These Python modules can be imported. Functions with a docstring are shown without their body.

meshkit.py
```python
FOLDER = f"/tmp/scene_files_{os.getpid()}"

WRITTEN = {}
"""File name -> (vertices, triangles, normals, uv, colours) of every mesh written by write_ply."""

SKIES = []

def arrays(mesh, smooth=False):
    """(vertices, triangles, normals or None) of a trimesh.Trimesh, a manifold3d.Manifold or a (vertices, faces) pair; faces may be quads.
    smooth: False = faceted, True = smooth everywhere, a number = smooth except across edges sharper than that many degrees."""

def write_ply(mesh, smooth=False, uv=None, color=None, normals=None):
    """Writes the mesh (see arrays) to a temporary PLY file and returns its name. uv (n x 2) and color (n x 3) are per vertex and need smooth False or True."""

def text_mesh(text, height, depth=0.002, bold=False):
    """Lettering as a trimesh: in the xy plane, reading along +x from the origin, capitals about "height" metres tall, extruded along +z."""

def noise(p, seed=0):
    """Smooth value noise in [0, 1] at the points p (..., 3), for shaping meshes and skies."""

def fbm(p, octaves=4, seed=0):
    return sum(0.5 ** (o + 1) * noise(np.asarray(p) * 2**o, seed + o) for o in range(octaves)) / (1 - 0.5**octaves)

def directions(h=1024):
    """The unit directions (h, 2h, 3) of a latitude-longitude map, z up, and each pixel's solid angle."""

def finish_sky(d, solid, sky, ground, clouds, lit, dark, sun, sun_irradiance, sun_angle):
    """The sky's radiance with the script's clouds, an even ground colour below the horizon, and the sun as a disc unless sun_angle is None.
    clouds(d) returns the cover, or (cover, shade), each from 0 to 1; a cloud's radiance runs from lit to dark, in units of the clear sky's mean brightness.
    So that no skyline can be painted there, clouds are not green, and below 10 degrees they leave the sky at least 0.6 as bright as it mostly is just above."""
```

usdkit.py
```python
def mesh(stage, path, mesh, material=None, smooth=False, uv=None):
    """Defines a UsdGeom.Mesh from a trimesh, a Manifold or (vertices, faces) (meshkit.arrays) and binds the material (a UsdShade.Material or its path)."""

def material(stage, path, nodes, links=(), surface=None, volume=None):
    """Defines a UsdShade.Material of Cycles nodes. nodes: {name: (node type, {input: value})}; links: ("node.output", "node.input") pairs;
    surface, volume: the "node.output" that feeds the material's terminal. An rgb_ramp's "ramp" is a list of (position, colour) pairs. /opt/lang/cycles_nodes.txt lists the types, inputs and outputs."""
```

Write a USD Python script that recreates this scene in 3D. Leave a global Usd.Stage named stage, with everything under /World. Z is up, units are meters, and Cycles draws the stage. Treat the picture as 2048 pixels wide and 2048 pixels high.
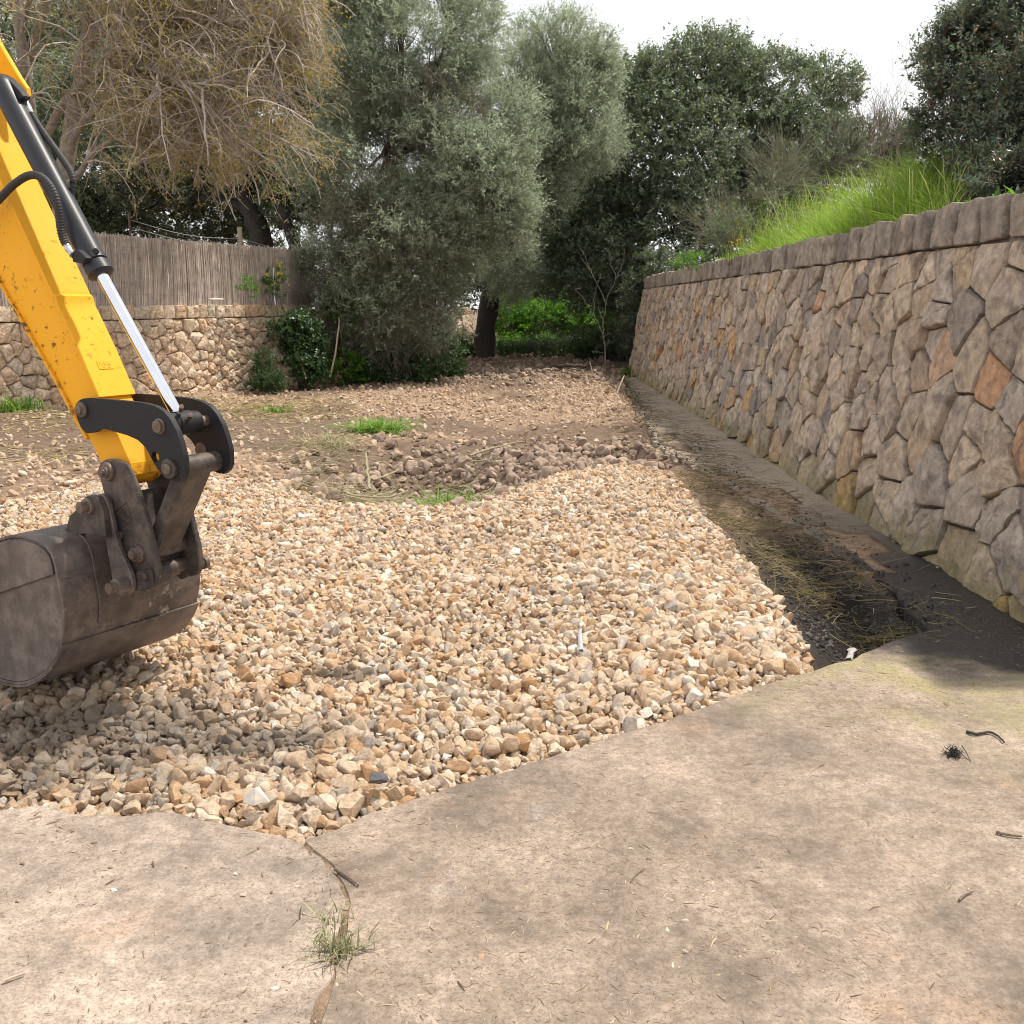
import math, random
import numpy as np, trimesh, usdkit, meshkit, manifold3d
from shapely.geometry import Polygon, LineString, Point
from shapely import contains_xy
from pxr import Usd, UsdGeom, UsdLux, UsdShade, Gf, Sdf, Vt

random.seed(7)
R = np.random.default_rng(11)
stage = Usd.Stage.CreateInMemory()
UsdGeom.SetStageUpAxis(stage, 'Z'); UsdGeom.SetStageMetersPerUnit(stage, 1.0)
UsdGeom.Xform.Define(stage, '/World'); UsdGeom.Scope.Define(stage, '/World/Looks')

# ------------------------------------------------------------------ camera, sky, sun, exposure
CAM_H, PITCH = 1.6, math.radians(11.4)
FOCAL = 1.0                                    # focal length in picture widths
EXPOSURE = 0.38
SUN_ELEV, SUN_AZ = math.radians(62), math.radians(66)      # azimuth: atan2(x, y) of the direction to the sun
SUN_INT, SUN_ANGLE, SKY_STRENGTH, CLOUD = 1.2, 2.5, 0.10, 9.4
C0 = np.array([0, 0, CAM_H]); CF = np.array([0, math.cos(PITCH), -math.sin(PITCH)]); CU = np.array([0, math.sin(PITCH), math.cos(PITCH)])
cam = UsdGeom.Camera.Define(stage, '/World/camera')
cam.CreateHorizontalApertureAttr(36.0); cam.CreateVerticalApertureAttr(36.0); cam.CreateFocalLengthAttr(36.0 * FOCAL)
cam.CreateClippingRangeAttr(Gf.Vec2f(0.05, 2000)); cam.CreateExposureAttr(EXPOSURE)
cam.AddTransformOp().Set(Gf.Matrix4d(1, 0, 0, 0, *CU.tolist(), 0, *(-CF).tolist(), 0, *C0.tolist(), 1))

K = usdkit.material
sky_mat = K(stage, '/World/Looks/sky', {
    'sky': ('sky_texture', {'sky_type': 'single_scattering', 'sun_disc': False, 'sun_elevation': SUN_ELEV, 'sun_rotation': SUN_AZ}),
    'tc': ('texture_coordinate', {}), 'n': ('noise_texture', {'scale': 2.2, 'detail': 5.0, 'roughness': 0.6}),
    'mr': ('map_range', {'from_min': 0.25, 'from_max': 0.6, 'to_min': 0.82, 'to_max': 1.0, 'clamp': True}),
    'mx': ('mix_color', {'b': (CLOUD, CLOUD, CLOUD * 1.01), 'use_clamp': False}),
    'bg': ('background_shader', {'strength': SKY_STRENGTH})},
    [('tc.generated', 'n.vector'), ('n.fac', 'mr.value'), ('mr.result', 'mx.fac'), ('sky.color', 'mx.a'), ('mx.result', 'bg.color')], surface='bg.background')
dome = UsdLux.DomeLight.Define(stage, '/World/sky')
UsdShade.MaterialBindingAPI.Apply(dome.GetPrim()).Bind(sky_mat)
sun = UsdLux.DistantLight.Define(stage, '/World/sun')
sun.CreateIntensityAttr(SUN_INT); sun.CreateAngleAttr(SUN_ANGLE); sun.CreateNormalizeAttr(True); sun.CreateColorAttr(Gf.Vec3f(1.0, 0.93, 0.82))
sd = np.array([math.sin(SUN_AZ) * math.cos(SUN_ELEV), math.cos(SUN_AZ) * math.cos(SUN_ELEV), math.sin(SUN_ELEV)])
sx = np.cross([0, 0, 1.0], sd); sx /= np.linalg.norm(sx); sy = np.cross(sd, sx)
sun.AddTransformOp().Set(Gf.Matrix4d(*sx.tolist(), 0, *sy.tolist(), 0, *sd.tolist(), 0, 0, 0, 0, 1))

# ------------------------------------------------------------------ helpers
used = {}
def numbered(parent, name):
    k = parent + '/' + name; n = used.get(k, 0); used[k] = n + 1
    return name if n == 0 else f'{name}_{n:03d}'
def tag(prim, label=None, cat=None, group=None, kind=None):
    prim = prim.GetPrim() if hasattr(prim, 'GetPrim') else prim
    for k, v in (('label', label), ('category', cat), ('group', group), ('kind', kind)):
        if v: prim.SetCustomDataByKey(k, v)
    return prim
def thing(name, label, cat, loc=None, group=None, kind=None):
    path = '/World/' + numbered('/World', name)
    x = UsdGeom.Xform.Define(stage, path)
    tag(x, label, cat, group, kind)
    x_loc[path] = np.zeros(3) if loc is None else np.asarray(loc, float)
    if loc is not None: x.AddTranslateOp().Set(Gf.Vec3d(*map(float, loc)))
    return path
x_loc = {}
def _write(path, v, f, mat, smooth=False, tone=None):
    v = np.asarray(v, float); f = np.asarray(f, int)
    if tone is not None and np.ndim(tone) == 1 and smooth not in (True, False):
        smooth = True
    if smooth is False and f.shape[1] == 4: f = np.vstack([f[:, [0, 1, 2]], f[:, [0, 2, 3]]])
    m = usdkit.mesh(stage, path, (v, f), mat, smooth)
    if tone is not None:
        p = UsdGeom.PrimvarsAPI(m)
        if np.ndim(tone) == 0:
            n = len(m.GetPointsAttr().Get()); tone = np.full(n, tone)
        p.CreatePrimvar('tone', Sdf.ValueTypeNames.FloatArray, 'vertex').Set(Vt.FloatArray.FromNumpy(np.asarray(tone, np.float32)))
    return m
def put(name, vf, mat, parent='/World', smooth=False, tone=None, label=None, cat=None, group=None, kind=None):
    """ONE mesh prim, world coordinates given (made local to a moved thing)."""
    path = parent + '/' + numbered(parent, name)
    root = '/'.join(parent.split('/')[:3])
    v = np.asarray(vf[0], float) - x_loc.get(root, 0)
    m = _write(path, v, vf[1], mat, smooth, tone)
    tag(m, label, cat, group, kind)
    return path
def join(*parts):
    vs, fs, n = [], [], 0
    for v, f in parts:
        f = np.asarray(f, int)
        if f.shape[1] == 4: f = np.vstack([f[:, [0, 1, 2]], f[:, [0, 2, 3]]])
        vs.append(np.asarray(v, float)); fs.append(f + n); n += len(v)
    return np.vstack(vs), np.vstack(fs)
def tubes(P, Rd, sides=4, cap=False):
    """P (N,K,3), Rd (N,K): N round tubes as one mesh."""
    P = np.asarray(P, float); N, Kk, _ = P.shape
    Rd = np.broadcast_to(Rd, (N, Kk))
    t = np.gradient(P, axis=1); t /= np.linalg.norm(t, axis=2, keepdims=True) + 1e-12
    m = np.abs(t[:, :, 2]).mean(1) > 0.85
    ref = np.where(m[:, None, None], [1.0, 0, 0], [0, 0, 1.0])
    a = np.cross(t, ref); a /= np.linalg.norm(a, axis=2, keepdims=True) + 1e-12
    b = np.cross(t, a); an = np.arange(sides) * 2 * np.pi / sides
    v = P[:, :, None] + Rd[:, :, None, None] * (np.cos(an)[None, None, :, None] * a[:, :, None] + np.sin(an)[None, None, :, None] * b[:, :, None])
    i, j = np.meshgrid(np.arange(Kk - 1), np.arange(sides), indexing='ij')
    q = np.stack([i * sides + j, i * sides + (j + 1) % sides, (i + 1) * sides + (j + 1) % sides, (i + 1) * sides + j], -1).reshape(-1, 4)
    f = (q[None] + (np.arange(N) * Kk * sides)[:, None, None]).reshape(-1, 4)
    f = np.vstack([f[:, [0, 2, 1]], f[:, [0, 3, 2]]])
    v = v.reshape(-1, 3)
    if cap:
        cs, n = [], len(v)
        for k in range(N):
            for base, flip in ((k * Kk * sides, 1), (k * Kk * sides + (Kk - 1) * sides, 0)):
                idx = base + np.arange(sides); c = v[idx].mean(0); v = np.vstack([v, c]); ci = len(v) - 1
                tri = np.stack([idx, np.roll(idx, -1), np.full(sides, ci)], 1)
                cs.append(tri if not flip else tri[:, [1, 0, 2]])
        f = np.vstack([f] + cs)
    return v, f
def tube(pts, r, sides=8, cap=True):
    p = np.asarray(pts, float)
    return tubes(p[None], np.broadcast_to(r, (len(p),))[None], sides, cap)
def spline(pts, n):
    from scipy.interpolate import CubicSpline
    p = np.asarray(pts, float); d = np.r_[0, np.cumsum(np.linalg.norm(np.diff(p, axis=0), axis=1))]
    return CubicSpline(d, p)(np.linspace(0, d[-1], n))
def fan_tri(poly):
    return np.asarray(manifold3d.triangulate([np.asarray(poly, float)]), int)
def area2(p): return 0.5 * np.sum(p[:, 0] * np.roll(p[:, 1], -1) - np.roll(p[:, 0], -1) * p[:, 1])
def prism(poly, z0, z1, bevel=0.003):
    """Outline (N,2) extruded z0..z1 with a small chamfer on both rims; local axes (a, b, h)."""
    p = np.asarray(poly, float)
    if area2(p) < 0: p = p[::-1]
    e = np.roll(p, -1, 0) - p; e /= np.linalg.norm(e, axis=1, keepdims=True) + 1e-12
    nrm = np.stack([-e[:, 1], e[:, 0]], 1); nv = nrm + np.roll(nrm, 1, 0); nv /= (np.linalg.norm(nv, axis=1, keepdims=True) + 1e-9)
    q = p + nv * bevel; n = len(p)
    rings = [np.c_[q, np.full(n, z0)], np.c_[p, np.full(n, z0 + bevel)], np.c_[p, np.full(n, z1 - bevel)], np.c_[q, np.full(n, z1)]]
    v = np.vstack(rings); i = np.arange(n); j = np.roll(i, -1); fs = []
    for k in range(3):
        a, b = k * n, (k + 1) * n
        fs += [np.stack([a + i, a + j, b + j], 1), np.stack([a + i, b + j, b + i], 1)]
    t = fan_tri(q)
    fs += [t + 3 * n, t[:, ::-1]]
    return v, np.vstack(fs)
def blade_mesh(base, dirs, side, L, W, bend=0.0):
    """Diamond leaves: N x (4 verts, 2 tris)."""
    base = np.asarray(base); L = np.broadcast_to(L, len(base))[:, None]; W = np.broadcast_to(W, len(base))[:, None]
    up = np.cross(side, dirs)
    mid = base + dirs * L * 0.5 + up * (L * bend)
    v = np.stack([base, mid - side * W / 2, base + dirs * L, mid + side * W / 2], 1).reshape(-1, 3)
    k = (np.arange(len(base)) * 4)[:, None]
    f = np.vstack([k + [0, 1, 2], k + [0, 2, 3]])
    return v, f
def unit(n, rng=R):
    d = rng.normal(size=(n, 3)); return d / np.linalg.norm(d, axis=1, keepdims=True)
def norm(d): return d / (np.linalg.norm(d, axis=-1, keepdims=True) + 1e-12)
def quat_dir(d, roll):
    """Quaternions (N,4: x,y,z,w) taking +z to d after a roll about z."""
    d = norm(d); n = len(d)
    w = 1 + d[:, 2]; q = np.stack([-d[:, 1], d[:, 0], np.zeros(n), w], 1)
    q[w < 1e-6] = [1, 0, 0, 0]; q /= np.linalg.norm(q, axis=1, keepdims=True)
    s, c = np.sin(roll / 2), np.cos(roll / 2)
    x, y, z, w = q.T
    return np.stack([x * c + y * s, y * c - x * s, z * c + w * s, w * c - z * s], 1)
def instancer(name, protos, pos, quat, scale, idx, mat, parent='/World', smooth=False, **tags):
    path = parent + '/' + numbered(parent, name)
    root = '/'.join(parent.split('/')[:3])
    pi = UsdGeom.PointInstancer.Define(stage, path); targets = []
    for k, pr in enumerate(protos):
        t = pr[2] if len(pr) > 2 else None
        _write(f'{path}/shape_{k:03d}', pr[0], pr[1], mat, smooth, t); targets.append(Sdf.Path(f'{path}/shape_{k:03d}'))
    pi.CreatePrototypesRel().SetTargets(targets)
    pi.CreatePositionsAttr(Vt.Vec3fArray.FromNumpy((np.asarray(pos) - x_loc.get(root, 0)).astype(np.float32)))
    pi.CreateOrientationsAttr(Vt.QuathArray.FromNumpy(np.ascontiguousarray(quat).astype(np.float16)))
    scale = np.asarray(scale, np.float32); scale = np.repeat(scale[:, None], 3, 1) if scale.ndim == 1 else scale
    pi.CreateScalesAttr(Vt.Vec3fArray.FromNumpy(np.ascontiguousarray(scale)))
    pi.CreateProtoIndicesAttr(Vt.IntArray.FromNumpy(np.asarray(idx, np.int32)))
    tag(pi, **tags)
    return path
# pixel helpers: where things stand was measured in the photograph (1932-wide view or 2048 px)
def ray(px, py, W=1932.0):
    px = np.asarray(px, float); py = np.asarray(py, float)
    x = (px / W - 0.5) / FOCAL; yd = (py / W - 0.5) / FOCAL
    return CF + x[..., None] * np.array([1.0, 0, 0]) - yd[..., None] * CU
def on_z(px, py, z=0.0, W=1932.0):
    d = ray(px, py, W); t = (z - CAM_H) / d[..., 2]
    return C0 + t[..., None] * d
def on_y(px, py, y, W=1932.0):
    d = ray(px, py, W); t = np.asarray(y) / d[..., 1]
    return C0 + t[..., None] * d
def to_px(P):
    P = np.asarray(P) - C0; z = P @ CF
    return (P[..., 0] / z * FOCAL + 0.5) * 1932, (0.5 - (P @ CU) / z * FOCAL) * 1932
def gpoly(pts, z=0.0):
    a = np.array(pts, float); return on_z(a[:, 0], a[:, 1], z)[:, :2]
def fbm(p, o=4, s=0): return meshkit.fbm(p, o, s)
def fbm2(x, y, sc, o=3, s=0): return meshkit.fbm(np.stack([x * sc, y * sc, np.zeros_like(x) + s * 3.1], -1), o, s)

# ------------------------------------------------------------------ materials
def mat(name, nodes, links, surface='p.BSDF'): return K(stage, '/World/Looks/' + name, nodes, links, surface=surface)
def rock_mat(name, ramp, src='random', nscale=30.0, var=0.5, rough=0.9, bump=0.5, bscale=90.0, bdist=0.004, spot=None, spot_scale=8.0, spot_at=0.62, extra=None):
    """Stone: a colour per piece from a ramp, mottled by two noises, with relief."""
    n = {'g': ('geometry', {}), 'r': ('rgb_ramp', {'ramp': ramp}),
         'n1': ('noise_texture', {'scale': nscale, 'detail': 5.0, 'roughness': 0.65}), 'm1': ('map_range', {'from_min': 0.3, 'from_max': 0.7, 'to_min': 1 - var, 'to_max': 1 + var * 0.6}),
         'x1': ('mix_color', {'blend_type': 'multiply', 'fac': 1.0, 'use_clamp': False}), 'cc': ('combine_color', {}),
         'n2': ('noise_texture', {'scale': bscale, 'detail': 6.0, 'roughness': 0.7}), 'b': ('bump', {'strength': bump, 'distance': bdist}),
         'p': ('principled_bsdf', {'roughness': rough, 'specular_ior_level': 0.25})}
    l = [('g.position', 'n1.vector'), ('g.position', 'n2.vector'), ('n1.fac', 'm1.value'), ('m1.result', 'cc.r'), ('m1.result', 'cc.g'), ('m1.result', 'cc.b'),
         ('r.color', 'x1.a'), ('cc.color', 'x1.b'), ('n2.fac', 'b.height'), ('b.normal', 'p.normal')]
    if src == 'random': n['o'] = ('object_info', {}); l.append(('o.random', 'r.fac'))
    else: n['o'] = ('attribute', {'attribute': 'tone'}); l.append(('o.fac', 'r.fac'))
    out = 'x1.result'
    if spot is not None:
        n['n3'] = ('noise_texture', {'scale': spot_scale, 'detail': 4.0, 'roughness': 0.6}); n['m3'] = ('map_range', {'from_min': spot_at, 'from_max': spot_at + 0.12, 'to_min': 0.0, 'to_max': 0.75, 'clamp': True})
        n['x3'] = ('mix_color', {'b': spot}); l += [('g.position', 'n3.vector'), ('n3.fac', 'm3.value'), ('m3.result', 'x3.fac'), (out, 'x3.a')]; out = 'x3.result'
    if extra: out = extra(n, l, out)
    l.append((out, 'p.base_color'))
    return mat(name, n, l)
def leaf_mat(name, ramp, rough=0.5, trans=0.3, tcol=(0.10, 0.16, 0.02), spec=0.35, vary=0.5):
    n = {'t': ('attribute', {'attribute': 'tone'}), 'r': ('rgb_ramp', {'ramp': ramp}), 'o': ('object_info', {}),
         'mr': ('map_range', {'to_min': 1 - vary, 'to_max': 1 + vary * 0.7}), 'cc': ('combine_color', {}), 'x': ('mix_color', {'blend_type': 'multiply', 'fac': 1.0, 'use_clamp': False}),
         'p': ('principled_bsdf', {'roughness': rough, 'specular_ior_level': spec}), 'tr': ('translucent_bsdf', {}), 'xt': ('mix_color', {'fac': 0.6, 'b': tcol}),
         'mx': ('mix_closure', {'fac': trans})}
    l = [('t.fac', 'r.fac'), ('o.random', 'mr.value'), ('mr.result', 'cc.r'), ('mr.result', 'cc.g'), ('mr.result', 'cc.b'), ('r.color', 'x.a'), ('cc.color', 'x.b'),
         ('x.result', 'p.base_color'), ('x.result', 'xt.a'), ('xt.result', 'tr.color'), ('p.BSDF', 'mx.closure1'), ('tr.BSDF', 'mx.closure2')]
    return mat(name, n, l, 'mx.closure')
def plain(name, col, rough=0.8, metal=0.0, nscale=20.0, var=0.35, bump=0.2, bscale=60.0, bdist=0.003, stretch=(1, 1, 1), spec=0.4):
    n = {'g': ('geometry', {}), 'mp': ('mapping', {'scale': stretch}), 'n1': ('noise_texture', {'scale': nscale, 'detail': 5.0, 'roughness': 0.65}), 'm1': ('map_range', {'from_min': 0.3, 'from_max': 0.7, 'to_min': 1 - var, 'to_max': 1 + var * 0.6}),
         'cc': ('combine_color', {}), 'x': ('mix_color', {'blend_type': 'multiply', 'fac': 1.0, 'a': col, 'use_clamp': False}), 'n2': ('noise_texture', {'scale': bscale, 'detail': 5.0}),
         'b': ('bump', {'strength': bump, 'distance': bdist}), 'p': ('principled_bsdf', {'roughness': rough, 'metallic': metal, 'specular_ior_level': spec})}
    l = [('g.position', 'mp.vector'), ('mp.vector', 'n1.vector'), ('mp.vector', 'n2.vector'), ('n1.fac', 'm1.value'), ('m1.result', 'cc.r'), ('m1.result', 'cc.g'), ('m1.result', 'cc.b'),
         ('cc.color', 'x.b'), ('x.result', 'p.base_color'), ('n2.fac', 'b.height'), ('b.normal', 'p.normal')]
    return mat(name, n, l)
# ------------------------------------------------------------------ ground plan (metres, measured from the photograph at ground level)
slab_edge = [(-60, 1530), (0, 1527), (80, 1520), (130, 1528), (170, 1537), (230, 1536), (300, 1530), (340, 1534), (370, 1545), (410, 1553), (450, 1560), (500, 1572), (530, 1577), (565, 1587), (600, 1578), (640, 1566), (690, 1540), (740, 1522),
             (800, 1500), (880, 1478), (940, 1460), (1000, 1440), (1090, 1412), (1175, 1385), (1260, 1357), (1340, 1330), (1440, 1294), (1530, 1265), (1600, 1245), (1680, 1212), (1730, 1197), (1758, 1190), (1750, 1178), (1735, 1165), (1690, 1120),
             (1650, 1085), (1590, 1045), (1540, 1010), (1490, 982), (1440, 955), (1400, 928), (1350, 900), (1300, 872), (1265, 862), (1243, 845), (1228, 815), (1212, 780), (1195, 750), (1182, 728), (1170, 712)]
SE = gpoly(slab_edge)
SLAB = Polygon(list(SE) + [(3.3, 23.5), (3.3, -4), (-6.5, -4), (-6.5, 2.85), (-3.0, 2.98)]).buffer(0)
JOINT = LineString(list(gpoly([(545, 1560), (565, 1587), (600, 1612), (636, 1640), (655, 1690), (650, 1740), (640, 1790), (632, 1850), (600, 1900), (592, 1932), (570, 2050), (560, 2400)])) + [(-0.9, 0.3), (-1.1, -4.5)])
grav_out = [(1530, 1265), (1522, 1215), (1480, 1160), (1430, 1090), (1405, 1050), (1340, 985), (1310, 930), (1270, 895), (1210, 872), (1100, 880), (1020, 893), (960, 912), (930, 935), (880, 945), (780, 940), (700, 928), (600, 925), (500, 915), (420, 905), (370, 890), (250, 900), (100, 930), (-200, 960)]
GRAVEL = Polygon([tuple(p) for p in gpoly(grav_out)] + [(-6.5, 7.0), (-6.5, 2.7)] + [tuple(p) for p in SE[:28]]).buffer(0)
PIT = Polygon([tuple(p) for p in gpoly([(1530, 1270), (1600, 1245), (1680, 1212), (1758, 1190), (1690, 1120), (1590, 1045), (1490, 982), (1400, 928), (1330, 900), (1280, 880), (1290, 930), (1340, 985), (1405, 1050), (1450, 1110), (1500, 1190)])]).buffer(0)
def sdist(poly, x, y):
    """Rough signed distance (positive inside)."""
    from shapely import distance, points
    P = points(x, y); ins = contains_xy(poly, x, y)
    return np.where(ins, 1, -1) * distance(poly.boundary, P)
def sstep(a, b, t): t = np.clip((t - a) / (b - a), 0, 1); return t * t * (3 - 2 * t)
def ground_h(x, y):
    x = np.asarray(x, float); y = np.asarray(y, float)
    h = -0.035 + 0.10 * (fbm2(x, y, 0.7, 3, 1) - 0.5) + 0.05 * (fbm2(x, y, 2.6, 3, 2) - 0.5)
    near = y < 16
    dg = np.full(x.shape, -5.0); dg[near] = sdist(GRAVEL, x[near], y[near])
    ds = np.full(x.shape, -5.0); m = (y < 24) & (x > -7); ds[m] = sdist(SLAB, x[m], y[m])
    # the heap rises towards its right flank, drops to the slab and to the trench
    heap = 0.13 * np.exp(-((x - 0.9) / 0.9) ** 2 - ((y - 7.2) / 2.6) ** 2)
    h = h + heap * sstep(0.0, 0.7, dg)
    h = h - 0.05 * (1 - sstep(0, 0.25, -ds)) * (dg > -0.3)
    # trench behind the heap
    tx = (x + 0.9) / 1.25; ty = (y - 10.3) / 1.7
    tr = np.exp(-np.maximum(tx ** 2 + ty ** 2 - 0.25, 0) * 2.2)
    tr2 = np.exp(-np.maximum(((x - 1.1) / 0.9) ** 2 + ((y - 11.6) / 0.9) ** 2 - 0.2, 0) * 2.0)
    h = h - 0.46 * tr * (0.7 + 0.6 * fbm2(x, y, 1.6, 3, 5)) - 0.20 * tr2
    # mud pit beside the ledge
    dp = np.full(x.shape, -5.0); m = (y < 12) & (x > 0) & (x < 3); dp[m] = sdist(PIT, x[m], y[m])
    h = h - (0.16 * sstep(-0.1, 0.35, dp) + 0.03 * sstep(0.0, 0.1, dp)) * (1 - .62 * sstep(4.9, 6.6, y))
    h = np.where((y > 5.0) & (y < 12) & (ds > -.22) & (ds < .02) & (x > 1), np.maximum(h, -.035 - .10 * sstep(5.8, 5.0, y) + .06 * (fbm2(x, y, 6, 2, 6) - .5)), h)
    # spoil on the left and litter banks
    h = h + 0.16 * np.exp(-((x + 3.6) / 1.2) ** 2 - ((y - 12.5) / 1.6) ** 2) * fbm2(x, y, 1.5, 2, 8) + 0.12 * sstep(-4.5, -7, x) * sstep(9, 13, y)
    h = np.where(ds > 0.02, np.minimum(h, -0.24), h)
    sp = .075 * (fbm2(x, y, 2.4, 3, 17) - .40) * (1 - np.clip(ds, 0, .45) / .45) ** .6
    h = np.where((ds > .02) & (ds < .45) & (y > 6.0) & (y < 13) & (x > .8) & (sp > .003), sp, h)
    far = sstep(26, 34, y); h = h + far * 0.35 * fbm2(x, y, 0.25, 3, 9)
    return h

def axis_grid(parts):
    out = [np.arange(a, b, s) for a, b, s in parts]
    return np.concatenate(out)
gx = axis_grid([(-400, -60, 40), (-60, -16, 4), (-16, -6, 0.5), (-6, 3.4, 0.07), (3.4, 12, 0.5), (12, 60, 4), (60, 401, 40)])
gy = axis_grid([(-120, -8, 16), (-8, 2.2, 0.6), (2.2, 14, 0.07), (14, 24, 0.14), (24, 40, 0.5), (40, 80, 4), (80, 500, 40)])
GX, GY = np.meshgrid(gx, gy); fxg, fyg = GX.ravel(), GY.ravel()
GH = ground_h(fxg, fyg)
i, j = np.meshgrid(np.arange(len(gy) - 1), np.arange(len(gx) - 1), indexing='ij'); w = len(gx)
gf = np.stack([i * w + j, i * w + j + 1, (i + 1) * w + j + 1, (i + 1) * w + j], -1).reshape(-1, 4)
def dsoil_f(x, y):
    d = sstep(0.48, 0.62, fbm2(x, y, 0.55, 4, 21) + 0.55 * np.exp(-((x + 4.6) / 2.6) ** 2 - ((y - 13.6) / 2.8) ** 2) + .3 * np.exp(-((x + 6.5) / 2) ** 2 - ((y - 12.0) / 2) ** 2) - 0.06 * np.exp(-((x + 1) / 3) ** 2 - ((y - 17) / 4) ** 2))
    d = np.maximum(d, np.exp(-np.maximum(((x + 0.9) / 1.9) ** 2 + ((y - 10.9) / 2.3) ** 2 - 0.5, 0) * 3))
    d = np.maximum(d, sstep(21.0, 26, y + 2.2 * (fbm2(x, y, 0.6, 2, 4) - 0.5)))
    return np.maximum(d, np.exp(-((x - 1.2) / 0.9) ** 2 - ((y - 11.8) / 1.5) ** 2))
# soil kinds that lie here: dirt (dark brown soil), mud (black), else pale stony soil
dsoil = dsoil_f(fxg, fyg)
mud = np.zeros(len(fxg)); mm = (fyg < 12) & (fxg > 0) & (fxg < 3); mud[mm] = sstep(-0.15, 0.25, sdist(PIT, fxg[mm], fyg[mm])) * (1 - .7 * sstep(6.2, 8.2, fyg[mm]))
gtone = np.clip(0.5 * dsoil * (1 - mud) + mud, 0, 1)       # 0 pale, 0.5 brown soil, 1 black mud
def soil_extra(n, l, out):
    n['gl'] = ('noise_texture', {'scale': 14.0, 'detail': 6.0, 'roughness': 0.75}); n['gm'] = ('map_range', {'from_min': 0.52, 'from_max': 0.62, 'to_min': 0.0, 'to_max': 0.35, 'clamp': True})
    n['gx'] = ('mix_color', {'b': (0.10, 0.07, 0.05)}); l += [('g.position', 'gl.vector'), ('gl.fac', 'gm.value'), ('gm.result', 'gx.fac'), (out, 'gx.a')]
    return 'gx.result'
soil = rock_mat('soil', [(0, (.36, .25, .17)), (.3, (.29, .20, .137)), (.5, (.185, .13, .094)), (.8, (.05, .04, .034)), (1, (.024, .02, .018))], 'tone', 9.0, 0.45, 0.95, 1.0, 45.0, 0.03, extra=soil_extra)
put('ground', (np.c_[fxg, fyg, GH], gf), soil, smooth=True, tone=gtone, label='brown stony soil of the dug-out plot, black mud beside the ledge', cat='ground', kind='structure')

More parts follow.
